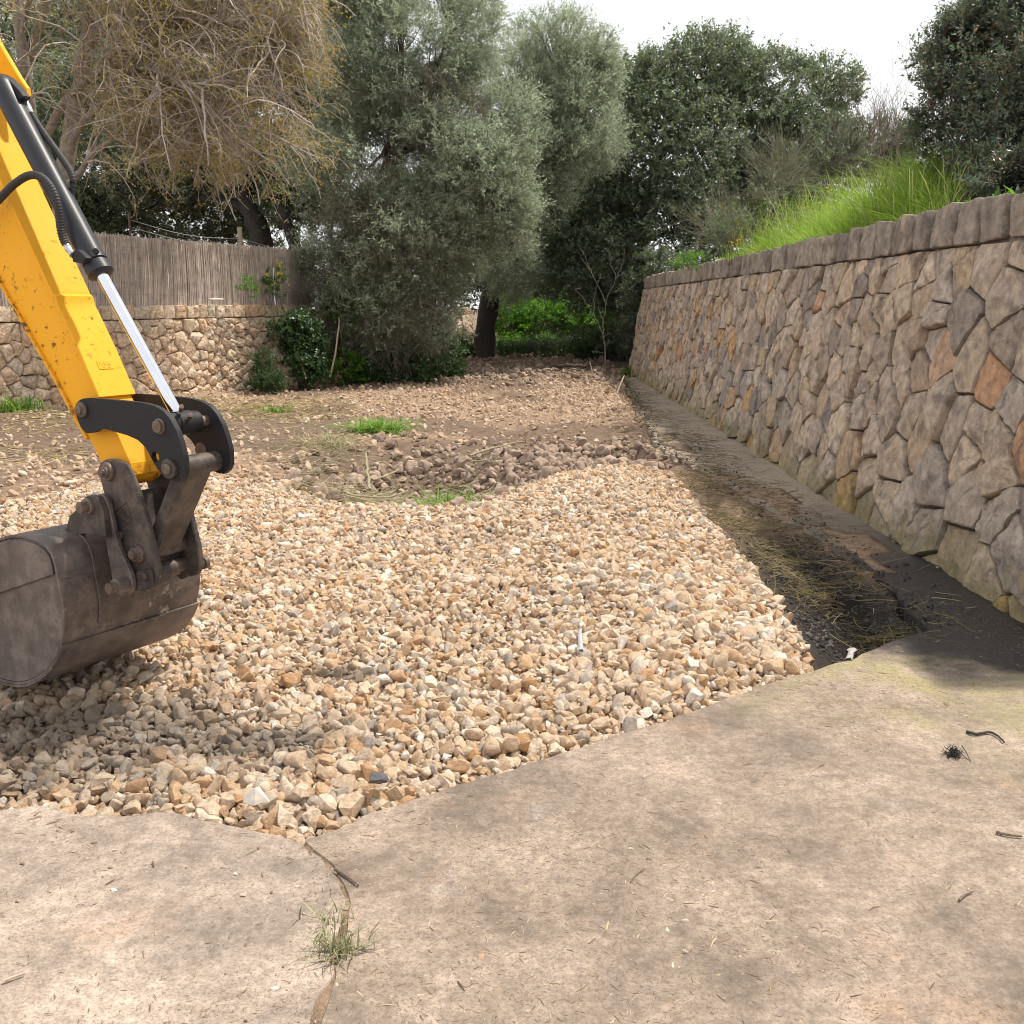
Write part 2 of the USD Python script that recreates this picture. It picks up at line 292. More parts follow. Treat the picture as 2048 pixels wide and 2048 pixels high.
# ------------------------------------------------------------------ concrete slabs with a soil-filled joint
def slab_prism(poly, zt=0.0, zb=-0.2, seed=1):
    pts = np.array(poly.exterior.coords)[:-1]
    d = LineString(np.vstack([pts, pts[:1]])); n = int(d.length / 0.035)
    q = np.array([d.interpolate(k * d.length / n).coords[0] for k in range(n)])
    if area2(q) < 0: q = q[::-1]
    e = np.roll(q, -1, 0) - np.roll(q, 1, 0); e = norm(e); nv = np.stack([-e[:, 1], e[:, 0]], 1)
    jag = (fbm2(q[:, 0], q[:, 1], 9.0, 4, seed) - 0.5) * (0.035 + .10 * sstep(5.0, 6.0, q[:, 1]) * (q[:, 0] < 2.5)) + (fbm2(q[:, 0], q[:, 1], 40.0, 2, seed + 4) - 0.5) * 0.012
    q = q + nv * jag[:, None]
    k = len(q); inn = q + nv * (0.003 + 0.008 * fbm2(q[:, 0], q[:, 1], 18.0, 2, seed + 1))[:, None]
    sag = 0.002 + 0.009 * fbm2(q[:, 0], q[:, 1], 14.0, 2, seed + 2)
    under = q + nv * (0.02 * fbm2(q[:, 0], q[:, 1], 12.0, 3, seed + 3))[:, None]
    v = np.vstack([np.c_[under, np.full(k, zb)], np.c_[under, np.full(k, zt - 0.09)], np.c_[q, zt - sag - 0.01], np.c_[inn, np.full(k, zt)]])
    i = np.arange(k); jn = np.roll(i, -1); fs = []
    for r in range(3): fs += [np.stack([r * k + i, r * k + jn, (r + 1) * k + jn], 1), np.stack([r * k + i, (r + 1) * k + jn, (r + 1) * k + i], 1)]
    fs.append(fan_tri(inn) + 3 * k)
    return v, np.vstack(fs)
cut = SLAB.difference(JOINT.buffer(0.0025))
gs = sorted([g for g in cut.geoms if g.area > 0.3], key=lambda g: g.centroid.x)
def conc(name, base, seed):
    n = {'g': ('geometry', {}), 'n1': ('noise_texture', {'scale': 1.7, 'detail': 7.0, 'roughness': 0.76, 'distortion': 0.3}), 'r1': ('rgb_ramp', {'ramp': [(.38, tuple(c * .58 for c in base)), (.46, tuple(c * .82 for c in base)), (.53, base), (.61, tuple(min(c * 1.30, .6) for c in base))]}),
         'n2': ('noise_texture', {'scale': 9.0, 'detail': 7.0, 'roughness': 0.80}), 'm2': ('map_range', {'from_min': .52, 'from_max': .68, 'to_min': 0.0, 'to_max': .62, 'clamp': True}), 'x2': ('mix_color', {'b': (.14, .115, .095)}),
         'mp3': ('mapping', {'scale': (1.0, 1.0, 1.0), 'rotation': (0, 0, 0.5)}), 'n3': ('noise_texture', {'scale': 110.0, 'detail': 5.0, 'roughness': .8}), 'm3': ('map_range', {'from_min': .51, 'from_max': .63, 'to_min': 0.0, 'to_max': .80, 'clamp': True}), 'n7': ('noise_texture', {'scale': 26.0, 'detail': 6.0, 'roughness': .8}), 'm7': ('map_range', {'from_min': .36, 'from_max': .64, 'to_min': .70, 'to_max': 1.18, 'clamp': True}), 'c7': ('combine_color', {}), 'x7': ('mix_color', {'blend_type': 'multiply', 'fac': 1.0, 'use_clamp': False}), 'x3': ('mix_color', {'b': (.13, .095, .07)}),
         'n4': ('noise_texture', {'scale': 2.6, 'detail': 6.0, 'roughness': .74, 'distortion': .4}), 'm4': ('map_range', {'from_min': .60, 'from_max': .74, 'to_min': 0.0, 'to_max': .45, 'clamp': True}), 'x4': ('mix_color', {'b': (.43, .41, .40)}),
         'n5': ('noise_texture', {'scale': 1.5, 'detail': 4.0, 'roughness': .6}), 'm5': ('map_range', {'from_min': .58, 'from_max': .72, 'to_min': 0.0, 'to_max': .4, 'clamp': True}), 'x5': ('mix_color', {'b': (.40, .25, .16)}),
         # green film and standing wet along the wall
         's': ('separate_xyz', {}), 'nw': ('noise_texture', {'scale': 2.2, 'detail': 6.0, 'roughness': .7}), 'wv': ('math', {'math_type': 'multiply_add', 'value2': 1.6, 'value3': -0.8}),
         'wx': ('math', {'math_type': 'multiply_add', 'value2': 0.75, 'value3': -5.7}), 'wa': ('math', {'math_type': 'add'}), 'wb': ('math', {'math_type': 'add'}),
         'wm': ('map_range', {'range_type': 'smoothstep', 'from_min': -0.10, 'from_max': 0.45, 'to_min': 0.0, 'to_max': 1.0, 'clamp': True}),
         'wf': ('map_range', {'from_min': 6.2, 'from_max': 8.6, 'to_min': 1.0, 'to_max': 0.0, 'clamp': True}), 'wet': ('math', {'math_type': 'multiply'}),
         'gm': ('map_range', {'from_min': -1.25, 'from_max': -0.1, 'to_min': 0.0, 'to_max': .75, 'clamp': True}), 'xg': ('mix_color', {'b': (.27, .245, .11)}), 'gm2': ('math', {'math_type': 'multiply'}), 'gn': ('noise_texture', {'scale': 3.3, 'detail': 6.0, 'roughness': .7}), 'gmr': ('map_range', {'from_min': .42, 'from_max': .62, 'clamp': True}),
         'nd': ('noise_texture', {'scale': 60.0, 'detail': 6.0, 'roughness': .75}), 'wd': ('rgb_ramp', {'ramp': [(.42, (.012, .010, .011)), (.58, (.035, .028, .026)), (.75, (.11, .085, .07))]}), 'xw': ('mix_color', {}),
         'rr': ('map_range', {'to_min': .93, 'to_max': .34}), 'rg': ('math', {'math_type': 'multiply_add', 'value2': .35, 'value3': .0}), 'rs': ('math', {'math_type': 'add'}),
         'nb': ('noise_texture', {'scale': 120.0, 'detail': 6.0, 'roughness': .7}), 'nb2': ('noise_texture', {'scale': 12.0, 'detail': 5.0, 'roughness': .6}), 'ba': ('math', {'math_type': 'multiply_add', 'value2': .25}),
         'b': ('bump', {'strength': .9, 'distance': .010}), 'ey': ('map_range', {'from_min': 5.2, 'from_max': 7.5, 'to_max': .85, 'clamp': True}), 'en': ('map_range', {'from_min': .30, 'from_max': .55, 'clamp': True}), 'em': ('math', {'math_type': 'multiply'}), 'ex': ('mix_color', {'b': (.30, .25, .20)}), 'p': ('principled_bsdf', {'specular_ior_level': .3})}
    l = [('g.position', x + '.vector') for x in ('n1', 'n2', 'n4', 'n5', 'nw', 'nd', 'nb', 'nb2', 'gn', 'mp3')] + [('mp3.vector', 'n3.vector'), ('n1.fac', 'r1.fac'), ('r1.color', 'x5.a'), ('n5.fac', 'm5.value'), ('m5.result', 'x5.fac'), ('x5.result', 'x4.a'), ('n4.fac', 'm4.value'), ('m4.result', 'x4.fac'),
         ('x4.result', 'x7.a'), ('g.position', 'n7.vector'), ('n7.fac', 'm7.value'), ('m7.result', 'c7.r'), ('m7.result', 'c7.g'), ('m7.result', 'c7.b'), ('c7.color', 'x7.b'), ('x7.result', 'x2.a'), ('n2.fac', 'm2.value'), ('m2.result', 'x2.fac'), ('g.position', 's.vector'), ('nw.fac', 'wv.value1'), ('s.x', 'wx.value1'), ('wx.value', 'wa.value1'), ('s.y', 'wa.value2'), ('wa.value', 'wb.value1'), ('wv.value', 'wb.value2'),
         ('wb.value', 'wm.value'), ('s.y', 'wf.value'), ('wm.result', 'wet.value1'), ('wf.result', 'wet.value2'), ('wb.value', 'gm.value'), ('gn.fac', 'gmr.value'), ('gm.result', 'gm2.value1'), ('gmr.result', 'gm2.value2'), ('gm2.value', 'xg.fac'), ('x2.result', 'xg.a'), ('xg.result', 'x3.a'), ('n3.fac', 'm3.value'), ('m3.result', 'x3.fac'),
         ('nd.fac', 'wd.fac'), ('x3.result', 'ex.a'), ('s.y', 'ey.value'), ('gn.fac', 'en.value'), ('ey.result', 'em.value1'), ('en.result', 'em.value2'), ('em.value', 'ex.fac'), ('ex.result', 'xw.a'), ('wd.color', 'xw.b'), ('wet.value', 'xw.fac'), ('xw.result', 'p.base_color'), ('wet.value', 'rr.value'), ('nd.fac', 'rg.value1'), ('rr.result', 'rs.value1'), ('rg.value', 'rs.value2'), ('rs.value', 'p.roughness'),
         ('nb2.fac', 'ba.value3'), ('nb.fac', 'ba.value1'), ('ba.value', 'b.height'), ('b.normal', 'p.normal')]
    return mat(name, n, l)
cm1 = conc('concrete_pale', (.335, .272, .225), 1); cm2 = conc('concrete_grey', (.272, .215, .172), 2)
put('concrete_slab', slab_prism(gs[0], 0.0, -0.2, 1), cm1, label='paler concrete slab in the left foreground, left of the weedy joint', cat='concrete', kind='structure')
put('concrete_slab', slab_prism(gs[-1], 0.003, -0.2, 9), cm2, label='concrete slab from the foreground to the wet ledge under the right wall', cat='concrete', kind='structure')
jb = JOINT.buffer(0.03).intersection(SLAB.buffer(-.03)); jb = (jb.geoms[0] if hasattr(jb, 'geoms') else jb)
put('joint_soil', prism(np.array(jb.simplify(0.01).exterior.coords)[:-1], -0.12, -0.003, 0.001), soil, tone=0.04, label='dark soil filling the joint between the two slabs', cat='soil', kind='structure')

# ------------------------------------------------------------------ dry stone walls, stone by stone
from shapely.geometry import box as BOX
def cells(pts, box):
    """Voronoi cells of pts clipped to box, as shapely polygons."""
    from scipy.spatial import Voronoi
    x0, y0, x1, y1 = box; P = np.asarray(pts)
    m = [P, P * [1, -1] + [0, 2 * y0], P * [1, -1] + [0, 2 * y1], P * [-1, 1] + [2 * x0, 0], P * [-1, 1] + [2 * x1, 0]]
    vor = Voronoi(np.vstack(m)); out = []
    for k in range(len(P)):
        reg = vor.regions[vor.point_region[k]]
        out.append(Polygon(vor.vertices[reg]))
    return out
def poisson(box, rfun, n_try, rng):
    x0, y0, x1, y1 = box; pts, rs = [], []
    arr = np.zeros((0, 2)); ra = np.zeros(0)
    for _ in range(n_try):
        p = np.array([rng.uniform(x0, x1), rng.uniform(y0, y1)]); r = rfun(p) * rng.uniform(0.50, 1.62)
        if len(arr):
            d = np.hypot((arr[:, 0] - p[0]) / 1.28, arr[:, 1] - p[1])
            if (d < (ra + r) * 0.5).any(): continue
        arr = np.vstack([arr, p]); ra = np.r_[ra, r]
    return arr
def stone_mesh(poly, gap, depth, bulge, seed, nring=36, dome=0.0, rings=(1.0, 1.0, .978, .935, .85, .70, .48, .24)):
    """A laid stone: polygon face with broken arrises and a faceted, uneven front. Axes (along, up, out)."""
    p = poly.buffer(-gap * 0.5 - 0.007, join_style=2).buffer(0.007)
    if p.is_empty or p.geom_type != 'Polygon' or p.area < 4e-4: return None
    ln = p.exterior; q = np.array([ln.interpolate(k / nring, normalized=True).coords[0] for k in range(nring)])
    c = np.array(p.centroid.coords[0]); size = math.sqrt(p.area); r = np.random.default_rng(seed)
    q = q + (c - q) * (0.09 * (meshkit.fbm(np.c_[q * (8 / max(size, .1)), np.full(nring, seed * .7)], 3) - 0.40))[:, None]
    hs = [-depth, -.004, bulge * .60, bulge * .85, bulge * .96, bulge * 1.0, bulge * 1.03, bulge * 1.04]
    G = r.normal(0, .62, (5, 2)); O = r.uniform(.78, 1.45, 5); vs = []
    for s, h in zip(rings, hs):
        xy = c + (q - c) * s; z = np.full(nring, h - (bulge * dome * s ** 3 if h > -.003 else 0))
        if h > -.003:
            lim = (bulge * (O + ((xy - c) / size) @ G.T)).min(1)
            z = np.minimum(z, np.maximum(lim, bulge * .12)) 
            z = z + (meshkit.fbm(np.c_[xy * (4.5 / size), np.full(nring, seed * 1.7)], 4) - .5) * bulge * .85 + (meshkit.noise(np.c_[xy * (17 / size), np.full(nring, seed * 2.3)]) - .5) * bulge * .34
        vs.append(np.c_[xy, z])
    top = np.array([[c[0], c[1], vs[-1][:, 2].mean()]])
    v = np.vstack(vs + [top]); n = nring; i = np.arange(n); jn = np.roll(i, -1); fs = []
    for k in range(len(rings) - 1): fs += [np.stack([k * n + i, k * n + jn, (k + 1) * n + jn], 1), np.stack([k * n + i, (k + 1) * n + jn, (k + 1) * n + i], 1)]
    k = len(rings) - 1; fs.append(np.stack([k * n + i, k * n + jn, np.full(n, len(v) - 1)], 1))
    f = np.vstack(fs)
    return (v, f if area2(q) > 0 else f[:, ::-1])
def lay(v, org, s, u, o): return org + v[:, :1] * s + v[:, 1:2] * u + v[:, 2:3] * o

def chain(*fs):
    def ex(n, l, out):
        for f_ in fs: out = f_(n, l, out)
        return out
    return ex
def ochre(n, l, out):
    n['on'] = ('noise_texture', {'scale': 2.6, 'detail': 7.0, 'roughness': .7}); n['om'] = ('map_range', {'from_min': .56, 'from_max': .68, 'to_max': .55, 'clamp': True}); n['ox'] = ('mix_color', {'b': (.40, .27, .15)})
    n['pn'] = ('noise_texture', {'scale': 60.0, 'detail': 5.0, 'roughness': .8}); n['pm'] = ('map_range', {'from_min': .55, 'from_max': .72, 'to_max': .6, 'clamp': True}); n['pxx'] = ('mix_color', {'b': (.52, .45, .38)})
    l += [('g.position', 'on.vector'), ('on.fac', 'om.value'), ('om.result', 'ox.fac'), (out, 'ox.a'), ('g.position', 'pn.vector'), ('pn.fac', 'pm.value'), ('pm.result', 'pxx.fac'), ('ox.result', 'pxx.a')]
    return 'pxx.result'
def moss(zmax, amt, col=(.20, .17, .045)):
    def ex(n, l, out):
        n['ms'] = ('separate_xyz', {}); n['mn'] = ('noise_texture', {'scale': 5.0, 'detail': 6.0, 'roughness': .7}); n['ma'] = ('math', {'math_type': 'multiply_add', 'value2': -0.9, 'value3': 0.45})
        n['mb'] = ('math', {'math_type': 'add'}); n['mr'] = ('map_range', {'from_min': zmax, 'from_max': 0.0, 'to_min': 0.0, 'to_max': amt, 'clamp': True}); n['mxx'] = ('mix_color', {'b': col})
        l += [('g.position', 'ms.vector'), ('g.position', 'mn.vector'), ('mn.fac', 'ma.value1'), ('ma.value', 'mb.value1'), ('ms.z', 'mb.value2'), ('mb.value', 'mr.value'), ('mr.result', 'mxx.fac'), (out, 'mxx.a')]
        return 'mxx.result'
    return ex
wall_ramp = [(0, (.37, .295, .22)), (.14, (.50, .40, .30)), (.26, (.31, .268, .24)), (.40, (.54, .425, .31)), (.52, (.42, .365, .32)), (.62, (.48, .36, .24)), (.74, (.25, .212, .19)), (.85, (.43, .35, .275)), (.90, (.49, .30, .135)), (.94, (.46, .265, .165)), (1, (.56, .475, .375))]
wall_stone = rock_mat('wall_limestone', wall_ramp, 'tone', 13.0, .46, .9, 1.0, 70.0, .022, spot=(.135, .11, .10), spot_scale=5.5, spot_at=.54, extra=chain(ochre, moss(.32, .55)))
cop_stone = rock_mat('coping_limestone', [(0, (.20, .172, .15)), (.35, (.34, .285, .235)), (.65, (.26, .222, .19)), (1, (.31, .255, .205))], 'tone', 9.0, .5, .92, 1.0, 40.0, .025, spot=(.11, .095, .085), spot_scale=4.0, spot_at=.55)
core_mat = plain('wall_core', (.20, .16, .13), .95, bump=.5, bscale=30, bdist=.02)
sun_stone = rock_mat('pale_wall_limestone', [(0, (.56, .43, .30)), (.25, (.66, .53, .39)), (.45, (.58, .42, .29)), (.6, (.70, .57, .43)), (.78, (.54, .45, .36)), (.93, (.62, .40, .25)), (1, (.74, .64, .51))], 'tone', 16.0, .5, .92, 1.0, 50.0, .02, spot=(.30, .22, .16), spot_scale=5.0, spot_at=.6)

def build_wall(name, label, A, B, height, lean, rfun, gap, depth, bulge, mats, cop_h, cop_w, seed, stone_part, dome=0.0, cop_overhang=0.0, thick=0.5, limit=300, ntry=9000, viewer=True):
    rng = np.random.default_rng(seed)
    A = np.asarray(A, float); B = np.asarray(B, float); L = np.linalg.norm(B - A); s = (B - A) / L
    out = np.array([s[1], -s[0], 0]); out = out if out @ (C0 - A) > 0 else -out
    u = norm(np.array([0, 0, 1.0]) - out * lean); o = norm(out + np.array([0, 0, lean]))
    top = height - cop_h; root = thing(name, label, 'wall', kind='thing')
    pts = poisson((0, -.32, L, top), rfun, ntry, rng); polys = [g for g in (q_.intersection(BOX(0, -.05, L, top)) for q_ in cells(pts, (0, -.34, L, top))) if g.geom_type == 'Polygon' and g.area > .004]
    hu = 1.0 / u[2]
    st = []
    for k, pl in enumerate(polys):
        m = stone_mesh(pl, gap * rng.uniform(.6, 1.5), depth, bulge * rng.uniform(.7, 1.4) * (0.6 + .4 * min(1, math.sqrt(pl.area) / .3)), seed * 1000 + k, dome=dome)
        if m is None: continue
        m[0][:, 1] *= hu
        v = lay(m[0], A, s, u, o); v = v + o * rng.normal(0, bulge * .28)
        f = m[1]
        n0 = np.cross(v[f[-1, 1]] - v[f[-1, 0]], v[f[-1, 2]] - v[f[-1, 0]])
        if n0 @ o < 0: f = f[:, ::-1]
        c = v.mean(0); px, py = to_px(c); vis = (c[1] > 0.5) and -60 < px < 2000 and -60 < py < 2000
        dd = np.linalg.norm(c - C0); cosv = abs((C0 - c) @ o) / dd
        st.append((pl.area * cosv / dd ** 2 * (1 if vis else 1e-3), v, f, rng.random()))
    st.sort(key=lambda q: -q[0])
    for q in st[:limit]: put(stone_part, (q[1], q[2]), mats[0], root, smooth=38, tone=q[3])
    if st[limit:]:
        put('small_stones', join(*[(q[1], q[2]) for q in st[limit:]]), mats[0], root, smooth=True, tone=np.concatenate([np.full(len(q[1]), q[3]) for q in st[limit:]]), kind='stuff')
    # coping
    x = 0.0; T = A + u * (top * hu)
    while x < L:
        w = cop_w * rng.uniform(.55, 1.35); w = min(w, L - x)
        if w > .08:
            pl = Polygon([(x, rng.normal(0, .008)), (x + w, rng.normal(0, .008)), (x + w + rng.normal(0, .012), cop_h + rng.normal(0, .014)), (x + rng.normal(0, .012), cop_h + rng.normal(0, .014))]).buffer(0)
            m = stone_mesh(pl, .022, thick * .62, bulge * .75, seed * 777 + int(x * 100), 32)
            if m is not None:
                v = lay(m[0], T + out * cop_overhang, s, norm(np.array([0, 0, 1.0]) - out * lean * .4), norm(out + np.array([0, 0, lean * .4]))) + out * rng.normal(0, .018)
                f = m[1]; n0 = np.cross(v[f[-1, 1]] - v[f[-1, 0]], v[f[-1, 2]] - v[f[-1, 0]])
                if n0 @ o < 0: f = f[:, ::-1]
                put('coping_stone', (v, f), mats[1], root, smooth=38, tone=rng.random())
        x += w
    # rubble core a little behind the faces, and its top
    bk = -o * (depth * .30)
    a0, a1 = A + bk - u * .3, A + s * L + bk - u * .3; t0, t1 = A + bk + u * (height * hu - .03), A + s * L + bk + u * (height * hu - .03)
    back = -out * thick
    v = np.array([a0, a1, t1, t0, a0 + back, a1 + back, t1 + back, t0 + back])
    f = np.array([[0, 1, 2, 3], [5, 4, 7, 6], [3, 2, 6, 7], [1, 5, 6, 2], [4, 0, 3, 7]])
    put('rubble_core', (v, f), core_mat, root)
    return root, s, u, o
def r_right(p): return (0.225 if p[1] > .7 else 0.285) * (1 - .18 * min(1, max(0, (p[0] - 6) / 8)))
build_wall('stone_wall', 'tall grey and tan dry stone wall leaning back on the right with grass above', (2.64, 4.6, -0.03), (2.86, 25.2, -0.03), 2.30, .16, r_right, .008, .12, .046, (wall_stone, cop_stone), .29, .33, 5, 'stone', ntry=9000)
build_wall('stone_wall', 'sunlit pale dry stone wall on the left with a reed screen on top', (-9.6, 9.9, -0.1), (-4.30, 22.6, -0.05), 1.68, .05, lambda p: .165, .010, .10, .068, (sun_stone, sun_stone), .25, .30, 6, 'stone', .55, ntry=9000, thick=.45)
build_wall('stone_wall', 'shaded end of stone wall behind the olive trunk', (-4.25, 22.9, -0.05), (-1.2, 33.0, 0.0), 1.55, .05, lambda p: .28, .016, .10, .04, (sun_stone, sun_stone), .22, .34, 8, 'stone', ntry=1500, thick=.45, limit=60)

# ------------------------------------------------------------------ raised land behind both walls
def terrace(name, xf, zf, y0, y1, width, label, m, tone, n=(60, 30), seed=0):
    ys = np.linspace(y0, y1, n[0]); ts = np.linspace(0, 1, n[1]) ** 2
    Y, T = np.meshgrid(ys, ts, indexing='ij'); X = xf(Y) + width * T; Z = zf(X - xf(Y), Y) + 0.10 * (fbm2(X, Y, .8, 3, seed) - .5) * np.minimum(1, np.abs(X - xf(Y)))
    v = np.c_[X.ravel(), Y.ravel(), Z.ravel()]; i, j = np.meshgrid(np.arange(n[0] - 1), np.arange(n[1] - 1), indexing='ij'); w = n[1]
    f = np.stack([i * w + j, i * w + j + 1, (i + 1) * w + j + 1, (i + 1) * w + j], -1).reshape(-1, 4)
    if width > 0: f = f[:, ::-1]
    f = f[:, ::-1]
    put(name, (v, f), m, smooth=True, tone=tone, label=label, cat='bank', kind='structure')
def bank_z(dx, y): return -.2 + (2.37 + 0.75 * sstep(0, 2.6, dx) * (1 - .45 * sstep(10, 22, y))) * sstep(4.3, 6.0, y + 1.2 * sstep(1.0, 0, dx))
def bank_x(y): return 3.06 + (y - 5) * .0105
terrace('bank', bank_x, bank_z, 4.55, 40, 60, 'earth bank behind the right wall, under the grass', soil, .4, (120, 40), 3)
def lt_x(y): return np.interp(y, [2, 9.9, 22.6, 40], [-13.1, -9.9, -4.65, 2.0]) - .12
terrace('terrace', lt_x, lambda dx, y: 1.5 + 0 * dx, 3, 31, -60, 'raised ground behind the left wall', soil, .42, (80, 40), 4)
# ------------------------------------------------------------------ loose stone
def rock(seed, el=(1, .8, .6), npts=13, sub=1, rough=.10, round_=0.0):
    """One crushed stone (unit size): hull of random points, faceted; round_ smooths it towards a cobble."""
    r = np.random.default_rng(seed); p = unit(npts, r) * r.uniform(.86, 1.0, (npts, 1)) * np.array(el) * .5
    h = trimesh.convex.convex_hull(p)
    v, f = np.array(h.vertices), np.array(h.faces)
    for _ in range(sub): v, f = trimesh.remesh.subdivide(v, f)
    m = trimesh.Trimesh(v, f, process=True)
    if round_ > 0: trimesh.smoothing.filter_laplacian(m, lamb=.5, iterations=int(round_))
    v = np.array(m.vertices); d = norm(v)
    v = v + d * ((meshkit.fbm(v * 3.2 + seed * 5.3, 3) - .5) * rough * 1.6)[:, None]
    s = 1.0 / np.ptp(v, axis=0).max()
    return v * s, np.array(m.faces)
rock_el = lambda k, r: (1, r.uniform(.62, .95), r.uniform(.42, .8))
RK = np.random.default_rng(3)
ANG = [rock(100 + k, rock_el(k, RK), 13 + 2 * (k % 5), 1, .15, 1 if k % 3 == 0 else 0) for k in range(18)]
COB = [rock(300 + k, (1, RK.uniform(.62, .95), RK.uniform(.45, .8)), 14, 2, .20, 2) for k in range(10)]
PEB = [rock(500 + k, rock_el(k, RK), 10, 0, .0) for k in range(8)]
dirt_shade_c = [on_z(*p)[:2] for p in ((90, 1400), (645, 1262), (470, 1398), (300, 1345), (870, 1020))]  # streaks are dirt; broad lower-left patches mix dirt with painted bucket shadow
dirt_shade_r = [(1.05, .42), (.22, .10), (.26, .10), (.5, .22), (.5, .2)]
dirt_shade_a = [.75, .72, .68, .4, .25]
def dirt_and_shade(n, l, out):
    """Wet grey fines clinging to the stones in a few patches of the heap; the lower-left ones also paint in the bucket shadow."""
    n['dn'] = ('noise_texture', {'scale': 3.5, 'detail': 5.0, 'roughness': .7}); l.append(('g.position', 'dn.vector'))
    for k, (c, r, a) in enumerate(zip(dirt_shade_c, dirt_shade_r, dirt_shade_a)):
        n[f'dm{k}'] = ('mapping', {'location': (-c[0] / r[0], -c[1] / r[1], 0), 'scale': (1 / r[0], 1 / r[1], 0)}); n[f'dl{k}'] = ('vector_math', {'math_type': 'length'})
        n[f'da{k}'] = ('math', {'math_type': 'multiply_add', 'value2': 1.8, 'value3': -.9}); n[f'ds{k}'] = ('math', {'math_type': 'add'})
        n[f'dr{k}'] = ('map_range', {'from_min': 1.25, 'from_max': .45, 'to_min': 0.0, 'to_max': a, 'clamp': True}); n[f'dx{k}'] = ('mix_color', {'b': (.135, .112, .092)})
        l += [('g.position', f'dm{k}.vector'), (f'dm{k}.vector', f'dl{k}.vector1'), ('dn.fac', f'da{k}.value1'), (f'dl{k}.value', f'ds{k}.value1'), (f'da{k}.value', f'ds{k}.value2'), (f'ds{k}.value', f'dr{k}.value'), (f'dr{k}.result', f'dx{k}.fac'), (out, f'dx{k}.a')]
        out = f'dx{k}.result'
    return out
gramp = [(0, (.54, .40, .275)), (.10, (.62, .49, .365)), (.2, (.49, .345, .225)), (.3, (.66, .545, .425)), (.42, (.51, .37, .245)), (.50, (.43, .25, .125)), (.56, (.58, .445, .315)), (.66, (.50, .315, .17)), (.74, (.63, .515, .395)), (.83, (.44, .345, .265)), (.90, (.36, .315, .275)), (.94, (.69, .59, .485)), (1, (.77, .70, .61))]
gravel_m = rock_mat('crushed_limestone', gramp, 'random', 45.0, .34, .92, 1.0, 120.0, .012, spot=(.46, .31, .175), spot_scale=26.0, spot_at=.6, extra=dirt_and_shade)
cobble_m = rock_mat('river_cobble', [(0, (.26, .19, .145)), (.25, (.36, .27, .21)), (.5, (.21, .155, .12)), (.75, (.38, .285, .215)), (1, (.29, .225, .185))], 'random', 18.0, .35, .92, .6, 90.0, .005, spot=(.13, .09, .065), spot_scale=12.0, spot_at=.54)
pale_m = rock_mat('pale_field_stone', [(0, (.40, .285, .195)), (.3, (.49, .365, .26)), (.6, (.34, .235, .155)), (.85, (.54, .43, .335)), (1, (.43, .335, .26))], 'random', 25.0, .35, .92, .6, 110.0, .005, spot=(.24, .165, .11), spot_scale=9.0, spot_at=.55)

def in_view(x, y, m=.08): return (y > .4) & (np.abs(x) < (y * 1.02) * (.5 + m) + .25)
def jitter(box, step, rng, j=.9):
    x0, y0, x1, y1 = box; X, Y = np.meshgrid(np.arange(x0, x1, step), np.arange(y0, y1, step))
    X = X + (np.arange(X.shape[0]) % 2)[:, None] * step / 2
    return (X + rng.uniform(-.5, .5, X.shape) * step * j).ravel(), (Y + rng.uniform(-.5, .5, X.shape) * step * j).ravel()
def rand_quat(n, rng):
    q = rng.normal(size=(n, 4)); return q / np.linalg.norm(q, axis=1, keepdims=True)
def qmat(q):
    x, y, z, w = q.T
    return np.stack([np.stack([1 - 2 * (y * y + z * z), 2 * (x * y - z * w), 2 * (x * z + y * w)], 1), np.stack([2 * (x * y + z * w), 1 - 2 * (x * x + z * z), 2 * (y * z - x * w)], 1), np.stack([2 * (x * z - y * w), 2 * (y * z + x * w), 1 - 2 * (x * x + y * y)], 1)], 1)
def heap(rng, poly, box, step, size, layers, zoff, protos):
    xs, ys, zs, ss = [], [], [], []
    for L in range(layers):
        x, y = jitter(box, step * (1 + .25 * L), rng); k = in_view(x, y); x, y = x[k], y[k]
        d = sdist(poly, x, y); k = d > -.012 + .02 * rng.random(len(x)); x, y, d = x[k], y[k], d[k]
        if L: k = rng.random(len(x)) < (.62 if L == 1 else .25); x, y, d = x[k], y[k], d[k]
        s = size * np.exp(rng.normal(0, .40, len(x))) * (1 + .10 * L); s = np.clip(s, size * .40, size * 2.3)
        h = ground_h(x, y); z = h + zoff + s * .22 + L * size * .30 + rng.uniform(-.15, .15, len(x)) * s
        xs.append(x); ys.append(y); zs.append(z); ss.append(s)
    x, y, z, s = map(np.concatenate, (xs, ys, zs, ss)); n = len(x)
    return np.c_[x, y, z], s, rand_quat(n, rng), rng.integers(0, len(protos), n)
def bed(root_name, label, cat, stuff_name, part, protos, P, s, q, idx, m, limit, group=None, smooth=32):
    root = thing(root_name, label, cat, kind='structure')
    vis = s / np.linalg.norm(P - C0, axis=1); px, py = to_px(P); vis[(px < 0) | (px > 1932) | (py > 1932)] *= 1e-3
    o = np.argsort(-vis); big, rest = o[:limit], o[limit:]
    M = qmat(q[big])
    for a, k in enumerate(big):
        v, f = protos[idx[k]]; put(part, (v @ M[a].T * s[k] + P[k], f), m, root, smooth=smooth)
    instancer(stuff_name, protos, P[rest], q[rest], s[rest], idx[rest], m, root, smooth=smooth, kind='stuff')
    return root
g1 = np.random.default_rng(21)
P, s, q, idx = heap(g1, GRAVEL, (-6.6, 2.5, 2.2, 11.2), .0295, .037, 2, .0, ANG)
k = (P[:, 1] < 7.2) | (g1.random(len(s)) < .8); P, s, q, idx = P[k], s[k], q[k], idx[k]
